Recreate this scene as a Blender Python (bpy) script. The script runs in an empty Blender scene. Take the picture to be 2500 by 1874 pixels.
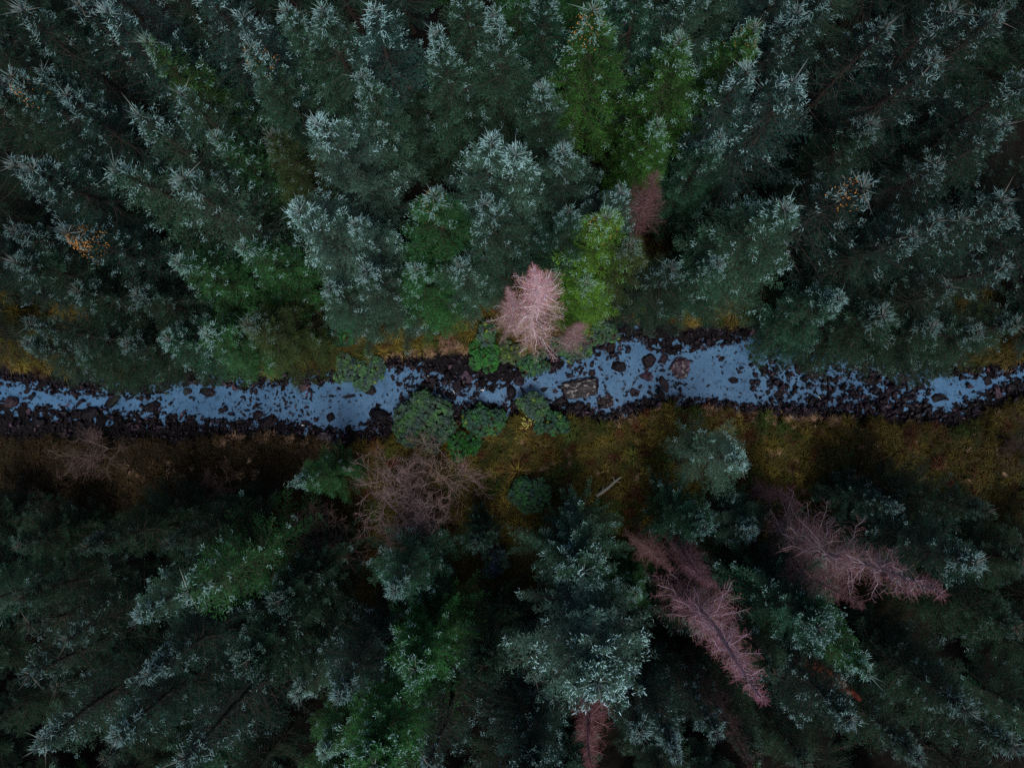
import bpy, math, random
import numpy as np
from mathutils import Vector, Euler

# ------------------------------------------------------------------ camera, world, sun, exposure
sc = bpy.context.scene
H, FPX, CX, CY = 50.0, 1850.0, 1250.0, 937.0
CAM_ROT = Euler((math.atan(83 / FPX), math.atan(50 / FPX), 0.0), 'XYZ')
cam_d = bpy.data.cameras.new('camera')
cam_d.sensor_width = 36.0
cam_d.lens = 36.0 * FPX / 2500.0
cam_d.clip_start, cam_d.clip_end = 0.5, 3000.0
cam = bpy.data.objects.new('camera', cam_d)
cam.location = (0, 0, H)
cam.rotation_euler = CAM_ROT
sc.collection.objects.link(cam)
sc.camera = cam

SUN_EL, SUN_AZ = math.radians(64), math.radians(172)      # azimuth clockwise from north (+Y)
world = bpy.data.worlds.new('World')
sc.world = world
world.use_nodes = True
wn = world.node_tree
bg = wn.nodes['Background']
sky = wn.nodes.new('ShaderNodeTexSky')
sky.sky_type = 'NISHITA'
sky.sun_disc = False
sky.sun_elevation = SUN_EL
sky.sun_rotation = SUN_AZ
sky.air_density, sky.dust_density, sky.ozone_density = 1.0, 2.5, .6
wn.links.new(sky.outputs[0], bg.inputs[0])
bg.inputs[1].default_value = 0.060

sun_d = bpy.data.lights.new('sun', 'SUN')
sun_d.energy = 1.5
sun_d.angle = math.radians(20)
sun_d.color = (1.0, 0.95, 0.90)
sun = bpy.data.objects.new('sun', sun_d)
sdir = Vector((math.sin(SUN_AZ) * math.cos(SUN_EL), math.cos(SUN_AZ) * math.cos(SUN_EL), math.sin(SUN_EL)))
sun.rotation_euler = sdir.to_track_quat('Z', 'Y').to_euler()
sc.collection.objects.link(sun)

vs = sc.view_settings
vs.view_transform, vs.look, vs.gamma, vs.use_curve_mapping = 'Standard', 'None', 1.0, False
vs.exposure = 0.42
sc.cycles.use_denoising = False
sc.cycles.max_bounces = 4
sc.cycles.diffuse_bounces = 1
sc.cycles.glossy_bounces = 2
sc.cycles.transmission_bounces = 0
sc.cycles.sample_clamp_indirect = 3.0

rng = np.random.default_rng(7)
random.seed(7)

# ------------------------------------------------------------------ helpers
RM = CAM_ROT.to_matrix()


def at(px, py, z=0.0):
    """point of the world at height z seen at photo pixel (px, py) of 2500 x 1874"""
    d = RM @ Vector(((px - CX) / FPX, -(py - CY) / FPX, -1.0))
    t = (z - H) / d.z
    return Vector((d.x * t, d.y * t, z))


def tag(o, label=None, cat=None, group=None, kind=None):
    if label: o['label'] = label
    if cat: o['category'] = cat
    if group: o['group'] = group
    if kind: o['kind'] = kind
    return o


def empty(name, loc, rz=0.0, rx=0.0, ry=0.0):
    o = bpy.data.objects.new(name, None)
    o.empty_display_size = 0.3
    o.location = loc
    o.rotation_euler = (rx, ry, rz)
    sc.collection.objects.link(o)
    return o


def link(name, me, parent=None):
    o = bpy.data.objects.new(name, me)
    sc.collection.objects.link(o)
    if parent: o.parent = parent
    return o


class Batch:
    """collects many small pieces as numpy arrays and links them as one triangle mesh"""
    def __init__(s): s.V, s.F, s.C, s.n = [], [], [], 0

    def add(s, V, F, C):
        V = np.asarray(V, np.float32).reshape(-1, 3)
        s.V.append(V); s.F.append(np.asarray(F, np.int64).reshape(-1, 3) + s.n)
        C = np.asarray(C, np.float32)
        if C.ndim == 1: C = np.tile(C, (len(V), 1))
        s.C.append(C); s.n += len(V)

    def frame(s, D):
        D = D / np.maximum(np.linalg.norm(D, axis=1, keepdims=True), 1e-6)
        r = rng.normal(size=D.shape)
        a = np.cross(D, r); a /= np.maximum(np.linalg.norm(a, axis=1, keepdims=True), 1e-6)
        return a, np.cross(D, a)

    def ring(s, P, D, R, k=3):
        a, b = s.frame(D)
        R = np.broadcast_to(np.asarray(R, float), (len(P),))[:, None]
        return [P + R * (math.cos(2 * math.pi * j / k) * a + math.sin(2 * math.pi * j / k) * b) for j in range(k)]

    def spikes(s, P, D, w, C):
        """cones from P along D, base radius w"""
        P, D = np.atleast_2d(P), np.atleast_2d(D); n = len(P)
        if n == 0: return
        V = np.stack(s.ring(P, D, w) + [P + D], 1)
        base = np.arange(n)[:, None, None] * 4
        F = base + np.array([[0, 1, 3], [1, 2, 3], [2, 0, 3]])
        s.add(V, F, np.repeat(np.broadcast_to(C, (n, 4)), 4, 0))

    def spindles(s, P, D, w, C, mid=0.4):
        P, D = np.atleast_2d(P), np.atleast_2d(D); n = len(P)
        if n == 0: return
        V = np.stack([P] + s.ring(P + D * mid, D, w) + [P + D], 1)
        base = np.arange(n)[:, None, None] * 5
        F = base + np.array([[0, 2, 1], [0, 3, 2], [0, 1, 3], [1, 2, 4], [2, 3, 4], [3, 1, 4]])
        s.add(V, F, np.repeat(np.broadcast_to(C, (n, 4)), 5, 0))

    def segs(s, A, B, ra, rb, C, k=4):
        A, B = np.atleast_2d(A), np.atleast_2d(B); n = len(A)
        if n == 0: return
        D = B - A
        a, b = s.frame(D)
        ra = np.broadcast_to(np.asarray(ra, float), (n,))[:, None]; rb = np.broadcast_to(np.asarray(rb, float), (n,))[:, None]
        vs_ = []
        for P, R in ((A, ra), (B, rb)):
            for j in range(k):
                vs_.append(P + R * (math.cos(2 * math.pi * j / k) * a + math.sin(2 * math.pi * j / k) * b))
        V = np.stack(vs_, 1)
        f = []
        for j in range(k):
            j2 = (j + 1) % k
            f += [[j, j2, k + j2], [j, k + j2, k + j]]
        F = np.arange(n)[:, None, None] * (2 * k) + np.array(f)
        s.add(V, F, np.repeat(np.broadcast_to(C, (n, 4)), 2 * k, 0))

    def leaves(s, P, D, N, w, C):
        """bent rhombus leaves: base P, along D, face normal roughly N, half width w"""
        n = len(P)
        if n == 0: return
        S = np.cross(D, N); S /= np.maximum(np.linalg.norm(S, axis=1, keepdims=True), 1e-6)
        w = np.broadcast_to(np.asarray(w, float), (n,))[:, None]
        L = np.linalg.norm(D, axis=1, keepdims=True)
        V = np.stack([P, P + D * .5 + S * w + N * L * .08, P + D * .5 - S * w + N * L * .08, P + D - N * L * .12, P + D * .5 - N * L * .0], 1)
        F = np.arange(n)[:, None, None] * 5 + np.array([[0, 4, 1], [0, 2, 4], [1, 4, 3], [4, 2, 3]])
        s.add(V, F, np.repeat(np.broadcast_to(C, (n, 4)), 5, 0))

    def mesh(s, name, mat, smooth=False):
        V = np.concatenate(s.V); F = np.concatenate(s.F); C = np.concatenate(s.C)
        me = bpy.data.meshes.new(name)
        me.vertices.add(len(V)); me.vertices.foreach_set('co', V.ravel())
        me.loops.add(F.size); me.loops.foreach_set('vertex_index', F.astype(np.int32).ravel())
        me.polygons.add(len(F)); me.polygons.foreach_set('loop_start', np.arange(0, F.size, 3, dtype=np.int32))
        try: me.polygons.foreach_set('loop_total', np.full(len(F), 3, np.int32))
        except Exception: pass
        ca = me.color_attributes.new('Col', 'FLOAT_COLOR', 'POINT')
        ca.data.foreach_set('color', C.astype(np.float32).ravel())
        me.polygons.foreach_set('use_smooth', np.full(len(F), smooth))
        me.materials.append(mat)
        me.update(); me.validate()
        return me


# ------------------------------------------------------------------ materials
def new_mat(name):
    m = bpy.data.materials.new(name); m.use_nodes = True
    nt = m.node_tree
    return m, nt, nt.nodes['Principled BSDF']


def noise(nt, scale, detail=6, rough=.6, coord='Object'):
    tc = nt.nodes.new('ShaderNodeTexCoord'); n = nt.nodes.new('ShaderNodeTexNoise')
    n.inputs['Scale'].default_value = scale; n.inputs['Detail'].default_value = detail; n.inputs['Roughness'].default_value = rough
    nt.links.new(tc.outputs[coord], n.inputs['Vector'])
    return n


def ramp(nt, src, stops):
    r = nt.nodes.new('ShaderNodeValToRGB')
    while len(r.color_ramp.elements) < len(stops): r.color_ramp.elements.new(.5)
    for e, (p, c) in zip(r.color_ramp.elements, stops): e.position = p; e.color = (*c, 1)
    nt.links.new(src, r.inputs[0]); return r


def mix(nt, fac, a, b, mode='MIX'):
    m = nt.nodes.new('ShaderNodeMix'); m.data_type = 'RGBA'; m.blend_type = mode
    for k, v in ((0, fac), (6, a), (7, b)):
        if isinstance(v, (int, float)): m.inputs[k].default_value = v
        elif isinstance(v, tuple): m.inputs[k].default_value = (*v, 1)
        else: nt.links.new(v, m.inputs[k])
    return m.outputs[2]


def foliage_mat(name, pale, rough=.55, spec=.35):
    """Col.r = how glaucous the shoot is, Col.g = its brightness, Col.b = bare twig bark; the object's colour is its green, its alpha how frosted it grows"""
    m, nt, b = new_mat(name)
    at_ = nt.nodes.new('ShaderNodeVertexColor'); at_.layer_name = 'Col'
    sp = nt.nodes.new('ShaderNodeSeparateColor'); nt.links.new(at_.outputs[0], sp.inputs[0])
    oi = nt.nodes.new('ShaderNodeObjectInfo')
    mul = nt.nodes.new('ShaderNodeVectorMath'); mul.operation = 'SCALE'
    nt.links.new(oi.outputs['Color'], mul.inputs[0]); nt.links.new(sp.outputs[1], mul.inputs['Scale'])
    pf = nt.nodes.new('ShaderNodeMath'); pf.operation = 'MULTIPLY'
    nt.links.new(sp.outputs[0], pf.inputs[0]); nt.links.new(oi.outputs['Alpha'], pf.inputs[1])
    c = mix(nt, pf.outputs[0], mul.outputs[0], pale)
    c = mix(nt, sp.outputs[2], c, (.20, .12, .085))
    nt.links.new(c, b.inputs['Base Color'])
    b.inputs['Roughness'].default_value = rough
    b.inputs['Specular IOR Level'].default_value = spec
    return m


def col_mat(name, rough=.7, spec=.3, tint=True):
    """Col is the piece's own colour, multiplied by the object's colour"""
    m, nt, b = new_mat(name)
    at_ = nt.nodes.new('ShaderNodeVertexColor'); at_.layer_name = 'Col'
    c = at_.outputs[0]
    if tint:
        oi = nt.nodes.new('ShaderNodeObjectInfo')
        c = mix(nt, 1.0, c, oi.outputs['Color'], 'MULTIPLY')
    nt.links.new(c, b.inputs['Base Color'])
    b.inputs['Roughness'].default_value = rough
    b.inputs['Specular IOR Level'].default_value = spec
    return m


M_spruce = foliage_mat('spruce_needles', (.56, .92, .94), .6, .15)
M_leaf = col_mat('broad_leaves', .5, .22)
M_twig = col_mat('bare_twigs', .6, .35)
M_grass = col_mat('grass_blades', .7, .2)
M_cone = col_mat('spruce_cones', .5, .3)

M_bark, nt, b = new_mat('bark')
n = noise(nt, 9, 8)
nt.links.new(ramp(nt, n.outputs[0], [(.3, (.025, .018, .014)), (.6, (.065, .045, .035)), (.8, (.11, .085, .07))]).outputs[0], b.inputs['Base Color'])
b.inputs['Roughness'].default_value = .9

M_rock, nt, b = new_mat('wet_rock')
n = noise(nt, 2.2, 10, .65)
oi = nt.nodes.new('ShaderNodeObjectInfo')
c = ramp(nt, n.outputs[0], [(.3, (.004, .0035, .005)), (.5, (.014, .012, .016)), (.72, (.055, .043, .052))]).outputs[0]
c = mix(nt, 1.0, c, oi.outputs['Color'], 'MULTIPLY')
geo = nt.nodes.new('ShaderNodeNewGeometry')
var = ramp(nt, geo.outputs['Random Per Island'], [(0, (.45, .42, .45)), (.7, (1.1, .95, 1.05)), (.88, (1.6, 1.35, 1.5)), (1, (4.6, 3.6, 3.9))])
c = mix(nt, 1.0, c, var.outputs[0], 'MULTIPLY')
n2 = noise(nt, 6, 8, .75)
lich = ramp(nt, n2.outputs[0], [(.53, (0, 0, 0)), (.59, (1, 1, 1))])
lf = nt.nodes.new('ShaderNodeMath'); lf.operation = 'MULTIPLY'
inv = nt.nodes.new('ShaderNodeMath'); inv.operation = 'SUBTRACT'; inv.inputs[0].default_value = 1.0
nt.links.new(oi.outputs['Alpha'], inv.inputs[1])
nt.links.new(lich.outputs[0], lf.inputs[0]); nt.links.new(inv.outputs[0], lf.inputs[1])
c = mix(nt, lf.outputs[0], c, (.30, .30, .28))
nt.links.new(c, b.inputs['Base Color'])
b.inputs['Roughness'].default_value = .4; b.inputs['Specular IOR Level'].default_value = .22
bp = nt.nodes.new('ShaderNodeBump'); bp.inputs['Strength'].default_value = .7; bp.inputs['Distance'].default_value = .08
n3 = noise(nt, 9, 10, .7); nt.links.new(n3.outputs[0], bp.inputs['Height']); nt.links.new(bp.outputs[0], b.inputs['Normal'])

M_water, nt, b = new_mat('stream_water')
n = noise(nt, .55, 5, .6)
c = ramp(nt, n.outputs[0], [(.35, (.060, .155, .290)), (.65, (.088, .205, .36))]).outputs[0]  # blue of the reflected sky put into the base colour
nbed = noise(nt, 2.4, 9, .7)
bed = ramp(nt, nbed.outputs[0], [(.52, (0, 0, 0)), (.66, (1, 1, 1))])
c = mix(nt, bed.outputs[0], c, (.016, .036, .062))          # dark bed stones under shallow water
nt.links.new(c, b.inputs['Base Color'])
b.inputs['Roughness'].default_value = .24
b.inputs['Specular IOR Level'].default_value = .35
b.inputs['IOR'].default_value = 1.45
bp = nt.nodes.new('ShaderNodeBump'); bp.inputs['Strength'].default_value = .30; bp.inputs['Distance'].default_value = .05
n1 = noise(nt, 7, 5, .6); n2 = noise(nt, 22, 3, .5)
ad = nt.nodes.new('ShaderNodeMath'); ad.operation = 'ADD'; nt.links.new(n1.outputs[0], ad.inputs[0]); nt.links.new(n2.outputs[0], ad.inputs[1])
nt.links.new(ad.outputs[0], bp.inputs['Height']); nt.links.new(bp.outputs[0], b.inputs['Normal'])

M_ground, nt, b = new_mat('ground')
at_ = nt.nodes.new('ShaderNodeVertexColor'); at_.layer_name = 'Col'
sp = nt.nodes.new('ShaderNodeSeparateColor'); nt.links.new(at_.outputs[0], sp.inputs[0])
na = noise(nt, 1.1, 8, .65); nb = noise(nt, 4.5, 8, .7); nc = noise(nt, .45, 6, .6)
soil = ramp(nt, nb.outputs[0], [(.35, (.003, .0025, .002)), (.6, (.008, .006, .005)), (.8, (.018, .012, .009))]).outputs[0]
grassc = ramp(nt, na.outputs[0], [(.3, (.02, .017, .004)), (.5, (.06, .046, .008)), (.7, (.10, .07, .014))]).outputs[0]
grass2 = ramp(nt, nb.outputs[0], [(.35, (.02, .03, .01)), (.65, (.09, .07, .02))]).outputs[0]
grassc = mix(nt, .5, grassc, grass2)
stone = ramp(nt, nb.outputs[0], [(.35, (.003, .003, .004)), (.7, (.016, .013, .016))]).outputs[0]
c = mix(nt, sp.outputs[0], soil, grassc)
c = mix(nt, sp.outputs[1], c, stone)
nt.links.new(c, b.inputs['Base Color']); b.inputs['Roughness'].default_value = .9; b.inputs['Specular IOR Level'].default_value = .2
bp = nt.nodes.new('ShaderNodeBump'); bp.inputs['Strength'].default_value = 1.0; bp.inputs['Distance'].default_value = .15
nt.links.new(nb.outputs[0], bp.inputs['Height']); nt.links.new(bp.outputs[0], b.inputs['Normal'])

M_foam, nt, b = new_mat('white_water')
b.inputs['Base Color'].default_value = (.75, .82, .88, 1); b.inputs['Roughness'].default_value = .4

# ------------------------------------------------------------------ terrain
WT = [(-400, 950), (0, 930), (150, 955), (350, 965), (470, 930), (560, 932), (600, 950), (650, 935), (800, 928), (860, 915), (900, 900), (960, 888), (1000, 885), (1050, 925), (1120, 935),
      (1200, 945), (1290, 920), (1400, 880), (1480, 845), (1520, 822), (1580, 835), (1620, 862), (1700, 850), (1800, 830), (1850, 815), (1920, 825), (2000, 840), (2060, 860), (2150, 895),
      (2290, 912), (2400, 918), (2500, 900), (2900, 840)]
WB = [(-400, 1010), (0, 985), (150, 1000), (330, 1012), (450, 1018), (550, 1035), (680, 1032), (750, 1040), (800, 1050), (840, 1053), (880, 1042), (950, 1015), (1010, 985), (1060, 975), (1120, 1000),
      (1250, 985), (1350, 985), (1440, 1005), (1475, 1022), (1520, 1000), (1600, 972), (1700, 978), (1850, 1000), (2000, 1000), (2180, 990), (2290, 1003), (2380, 980), (2440, 945), (2500, 925), (2900, 880)]
CT = [(-400, 915), (0, 905), (250, 915), (480, 905), (700, 912), (800, 905), (850, 915), (900, 893), (960, 872), (1000, 866), (1170, 858), (1300, 870), (1400, 840), (1460, 800), (1510, 772), (1600, 775),
      (1700, 800), (1800, 800), (1850, 792), (1980, 795), (2100, 825), (2250, 870), (2400, 900), (2500, 885), (2900, 820)]
CB = [(-400, 1090), (0, 1070), (250, 1065), (450, 1075), (600, 1060), (700, 1062), (780, 1075), (900, 1085), (960, 1060), (1050, 1020), (1150, 1035), (1300, 1010), (1440, 1015), (1480, 1032), (1540, 1010),
      (1640, 990), (1750, 995), (1800, 1008), (2000, 1020), (2200, 1028), (2330, 1035), (2420, 1000), (2500, 960), (2900, 920)]


def wl(poly, z=0.0):
    p = [at(x, y, z) for x, y in poly]
    return np.array([q.x for q in p]), np.array([q.y for q in p])


WTx, WTy = wl(WT); WBx, WBy = wl(WB); CTx, CTy = wl(CT, .6); CBx, CBy = wl(CB, .6)


def wob(x, y, s, seed):
    """cheap smooth noise in about -1..1"""
    r = np.random.default_rng(seed); o = np.zeros_like(x, dtype=float)
    for k in range(7):
        a = r.uniform(0, 2 * math.pi); f = r.uniform(.6, 2.2) / s; p = r.uniform(0, 6.28)
        o += np.sin((x * math.cos(a) + y * math.sin(a)) * f * 2 * math.pi + p)
    return o / 3.2


def sstep(a, b, v):
    t = np.clip((v - a) / (b - a), 0, 1); return t * t * (3 - 2 * t)


def ground_z(x, y):
    x = np.asarray(x, float); y = np.asarray(y, float)
    wt = np.interp(x, WTx, WTy) + .18 * wob(x, y * 0, 1.3, 3); wb = np.interp(x, WBx, WBy) + .18 * wob(x, y * 0, 1.5, 4)
    ct = np.interp(x, CTx, CTy); cb = np.interp(x, CBx, CBy)
    ct = np.maximum(ct + .28 * wob(x, y * 0, 2.2, 61) + .12 * wob(x, y * 0, .7, 62), wt + .10); cb = np.minimum(cb + .30 * wob(x, y * 0, 2.6, 63) + .12 * wob(x, y * 0, .8, 64), wb - .10)
    din = np.minimum(wt - y, y - wb)                       # > 0 in the water
    dch = np.minimum(ct - y, y - cb)                       # > 0 in the channel
    z = np.where(din > 0, -.30 * sstep(0, .8, din), .05 * sstep(0, .4, -din) + .12 * sstep(.5, 1.3, -din))
    z = z + .07 * wob(x, y, .55, 5) + .10 * wob(x, y, 1.4, 55)
    bank = sstep(0.05, -.45, dch)
    away = np.maximum(-dch, 0)
    hi = .62 + .16 * wob(x, y, 3.0, 6) + .10 * wob(x, y, 1.1, 8) + .035 * np.minimum(away, 40) + .25 * wob(x, y, 9, 7) * sstep(1, 6, away)
    far = sstep(60, 400, np.hypot(x, y)) * 25
    return z * (1 - bank) + hi * bank + far, din, dch


def gz(x, y): return float(ground_z(np.array([x]), np.array([y]))[0][0])


def axis(lo, hi, step, far):
    a = list(np.arange(lo, hi + 1e-6, step)); d = step; v = hi
    while v < far: d *= 1.35; v += d; a.append(v)
    d = step; v = lo
    while v > -far: d *= 1.35; v -= d; a.insert(0, v)
    return np.array(a)


X = axis(-42, 42, .22, 900); Y = axis(-32, 32, .22, 900)
# finer rows across the stream
gx, gy = np.meshgrid(X, Y)
Z, din, dch = ground_z(gx.ravel(), gy.ravel())
nx, ny = len(X), len(Y)
ii = np.arange(nx * ny).reshape(ny, nx)
q = np.stack([ii[:-1, :-1], ii[:-1, 1:], ii[1:, 1:], ii[1:, :-1]], -1).reshape(-1, 4)
F = np.concatenate([q[:, [0, 1, 2]], q[:, [0, 2, 3]]])
north = gy.ravel() > np.interp(gx.ravel(), CTx, CTy)
away = np.maximum(-dch, 0)
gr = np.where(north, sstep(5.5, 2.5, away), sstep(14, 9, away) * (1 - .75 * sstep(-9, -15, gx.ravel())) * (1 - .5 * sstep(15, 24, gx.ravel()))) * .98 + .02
st = sstep(-.25, .05, dch)
C = np.stack([gr, st, np.zeros_like(gr), np.ones_like(gr)], 1)
B = Batch(); B.add(np.stack([gx.ravel(), gy.ravel(), Z], 1), F, C)
g = link('ground', B.mesh('ground', M_ground, True)); tag(g, 'mossy grass banks and dark forest floor', kind='structure')

# stream water: one rippled sheet lying in the channel
xs = np.arange(-46, 46.01, .5); B = Batch(); V = []
for x in xs:
    yt = float(np.interp(x, WTx, WTy)) + 1.0; yb = float(np.interp(x, WBx, WBy)) - 1.0
    for k in range(9): V.append((x, yb + (yt - yb) * k / 8, 0.0))
F = []
for i in range(len(xs) - 1):
    for k in range(8):
        a = i * 9 + k; F += [[a, a + 9, a + 10], [a, a + 10, a + 1]]
B.add(V, F, (1, 1, 1, 1))
w = link('water', B.mesh('water', M_water, True)); tag(w, 'blue stream water with the reflected sky put into its colour', kind='structure')

# ------------------------------------------------------------------ rocks
import bmesh


def rock_mesh(seed, ex, ey, ez, n=16, boxy=.0):
    r = random.Random(seed)
    bm = bmesh.new()
    if boxy >= .4:
        for sx in (-1, 1):
            for sy in (-1, 1):
                for sz in (-1, 1):
                    k_ = .92 if sz < 0 else .92 - (1 - boxy) * .3
                    bm.verts.new((sx * ex * k_ * r.uniform(.86, 1.06), sy * ey * k_ * r.uniform(.86, 1.06), sz * ez * r.uniform(.75, 1.0)))
    for _ in range(n):
        v = Vector((r.gauss(0, 1), r.gauss(0, 1), r.gauss(0, 1))).normalized()
        if boxy: m_ = max(abs(v.x), abs(v.y), abs(v.z)); v = v.lerp(v / m_, boxy)
        v *= r.uniform(.85, 1.05)
        bm.verts.new((v.x * ex, v.y * ey, v.z * ez))
    bmesh.ops.convex_hull(bm, input=bm.verts)
    bmesh.ops.delete(bm, geom=[v for v in bm.verts if not v.link_faces], context='VERTS')
    bmesh.ops.bevel(bm, geom=list(bm.edges), offset=.06 * min(ex, ey, ez), segments=1, affect='EDGES', profile=.5)
    bmesh.ops.triangulate(bm, faces=bm.faces)
    bmesh.ops.subdivide_edges(bm, edges=bm.edges, cuts=1)
    for v in bm.verts:
        v.co += v.co.normalized() * r.uniform(-.025, .025) * min(ex, ey, ez) * 2
    me = bpy.data.meshes.new('rock'); bm.to_mesh(me); bm.free()
    me.materials.append(M_rock)
    return me


ROCKS = [rock_mesh(100 + i, .5, .5 * random.uniform(.6, .95), .5 * random.uniform(.45, .75), random.choice([12, 16, 22]), random.choice([0, .4])) for i in range(14)]
# name, px, py, length px, width px, angle (deg, counter-clockwise), height m, boxiness, tint, lichen, label
BIG = [
    (1418, 948, 88, 42, 8, .75, .8, (1.8, 1.6, 1.7), .95, 'large rectangular slab boulder speckled with white lichen in midstream'),
    (1664, 900, 50, 52, 70, .9, .45, (2.6, 2.2, 2.3), .9, 'big squarish boulder with a white lichen patch and black wet collar'),
    (1512, 895, 36, 32, -20, .5, .6, (.5, .5, .6), 0, 'black square boulder alone in open water north of the lichened slab'),
    (1480, 980, 42, 34, 10, .6, .1, (1.1, .8, .8), .5, 'rounded brown-black boulder with a small white spot below the slab'),
    (1624, 940, 54, 20, -60, .4, .3, (1.4, 1.2, 1.5), 0, 'long smooth grey stone tapering to the south bank'),
    (1580, 920, 34, 26, 20, .5, .5, (.8, .7, .8), 0, 'dark wedge stone west of the long smooth grey stone'),
    (1585, 880, 36, 34, -40, .6, .4, (.9, .75, .8), 0, 'dark angular boulder in the cluster beside the big lichened boulder'),
    (1622, 876, 28, 24, 30, .4, .3, (1.4, 1.2, 1.4), 0, 'greyish stone touching the black collar of the big boulder'),
    (1492, 850, 28, 26, 50, .5, .1, (.6, .45, .4), 0, 'round dark boulder split by a brown streak near the north shrubs'),
    (1448, 912, 26, 18, -30, .35, .3, (.7, .6, .7), 0, 'dark oblong stone just north of the lichened slab'),
    (1430, 910, 16, 14, 10, .3, .1, (.8, .7, .8), 0, 'round dark stone in the trio north of the lichened slab'),
    (1418, 906, 12, 20, 0, .3, .3, (1.1, .9, 1.1), 0, 'upright grey stone at the west end of the trio north of the slab'),
    (1368, 944, 18, 18, 0, .35, .0, (.6, .6, .7), 0, 'round black stone touching the west end of the lichened slab'),
    (1328, 950, 26, 14, 25, .3, .3, (.9, .75, .75), 0, 'thin wedge stone in open water west of the slab'),
    (1372, 980, 36, 26, 35, .5, .3, (.5, .5, .6), 0, 'black angular boulder below the west end of the slab'),
    (1412, 992, 40, 24, -15, .5, .3, (.45, .45, .5), 0, 'black jagged stone heap south of the lichened slab'),
    (1551, 955, 26, 24, 70, .45, .3, (1.0, .85, .95), 0, 'peaked grey stone on the gravel spit east of the slab'),
    (1250, 955, 26, 40, 0, .5, .5, (.45, .45, .55), 0, 'black block boulder between two leafy shrubs in midstream'),
    (1267, 920, 28, 44, 5, .45, .5, (1.0, .9, 1.0), 0, 'upright grey-brown slab stone below the pink larch shrubs'),
    (1297, 908, 24, 22, 0, .4, .1, (1.3, 1.0, 1.1), 0, 'rounded pinkish stone at the foot of the shrub under the pink larch'),
    (1116, 945, 24, 28, 8, .5, .7, (.9, .85, .95), 0, 'square dark boulder at the east side of the midstream rapids'),
    (1100, 965, 34, 18, -35, .45, .4, (.5, .5, .6), 0, 'black diamond boulder in the rapids above the round shrub'),
    (1045, 942, 44, 34, 0, .6, .3, (.5, .45, .5), 0, 'large black boulder at the heart of the rapids'),
    (1022, 960, 28, 26, 40, .5, .3, (.45, .4, .45), 0, 'black boulder at the west edge of the rapids'),
    (1000, 942, 30, 12, -15, .3, .3, (.7, .6, .65), 0, 'narrow dark stone trailing west from the rapids'),
    (850, 970, 38, 14, 12, .35, .6, (.7, .6, .65), 0, 'long dark oblong stone near the shrub on the north edge'),
    (918, 998, 18, 28, -10, .45, .4, (.45, .45, .55), 0, 'black upright stone north of the big black boulder'),
    (928, 1016, 54, 32, -15, .7, .4, (.35, .35, .42), 0, 'big black boulder west of the round shrub'),
    (937, 980, 12, 16, 0, .25, .0, (1.3, 1.1, 1.2), 0, 'small reddish half-round stone alone in smooth water'),
    (900, 950, 36, 24, -20, .5, .3, (.55, .5, .55), 0, 'dark boulder emerging below the small north bank shrub'),
    (805, 1018, 24, 24, 30, .4, .3, (.9, .9, 1.1), 0, 'squat grey stone beside the reddish south bank'),
    (795, 1070, 40, 32, 10, .6, .4, (2.2, 1.8, 2.0), .8, 'pinkish speckled boulder on the south grass edge'),
    (505, 957, 44, 24, -5, .5, .1, (.4, .38, .42), 0, 'black rounded whaleback boulder off the north bank'),
    (455, 955, 24, 22, 0, .4, .2, (.9, .8, .9), 0, 'brownish square stone west of the black whaleback boulder'),
    (540, 1002, 22, 18, -30, .35, .2, (.6, .55, .65), 0, 'dark hooked stone in the pool below the whaleback boulder'),
    (628, 1012, 22, 36, -30, .45, .2, (.9, .85, 1.0), 0, 'tall grey stone leaning into the south bank heap'),
    (655, 1032, 46, 34, 20, .6, .4, (.4, .38, .42), 0, 'big black boulder behind the leaning grey stone'),
    (275, 975, 60, 24, 48, .5, .3, (.4, .4, .45), 0, 'long black boulder lying across the narrow western channel'),
    (365, 990, 50, 32, 5, .6, .2, (.35, .35, .4), 0, 'broad black boulder under the bare south bank bush'),
    (25, 982, 42, 30, 5, .6, .1, (.45, .38, .38), 0, 'dark rounded boulder at the west end of the stream'),
    (220, 1010, 50, 30, 15, .5, .3, (.4, .35, .4), 0, 'dark low boulder south of the long black boulder'),
    (1865, 902, 32, 22, -20, .45, .1, (.5, .48, .5), 0, 'dark oval boulder beside the upright pale-edged stone'),
    (1952, 897, 24, 32, 0, .5, .6, (.35, .32, .35), 0, 'black block beside the tan plank-shaped stone'),
    (1966, 900, 10, 40, 12, .45, .6, (3.2, 2.2, 1.8), 0, 'tan plank-shaped stone standing in the riffle'),
    (1990, 915, 36, 26, 10, .45, .2, (.45, .42, .45), 0, 'dark boulder just east of the tan plank-shaped stone'),
    (1763, 877, 22, 14, 40, .3, .1, (.45, .42, .45), 0, 'small black oval stone alone in the smooth eastern pool'),
    (1790, 928, 28, 18, 0, .35, .2, (.6, .55, .6), 0, 'dark stone at the head of the eastern gravel bar'),
    (1884, 870, 18, 40, 5, .3, .4, (1.4, 1.1, 1.2), 0, 'flat brown stone slab at the riffle lip'),
    (2130, 925, 36, 34, 0, .6, .5, (.3, .3, .35), 0, 'large black block in the shaded gravel east of the riffle'),
    (2290, 972, 44, 24, 20, .55, .2, (.3, .28, .28), 0, 'black oblong boulder at the tip of the south gravel'),
    (2475, 945, 30, 22, 0, .45, .3, (.35, .35, .38), 0, 'dark stone at the east end of the stream'),
]


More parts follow.
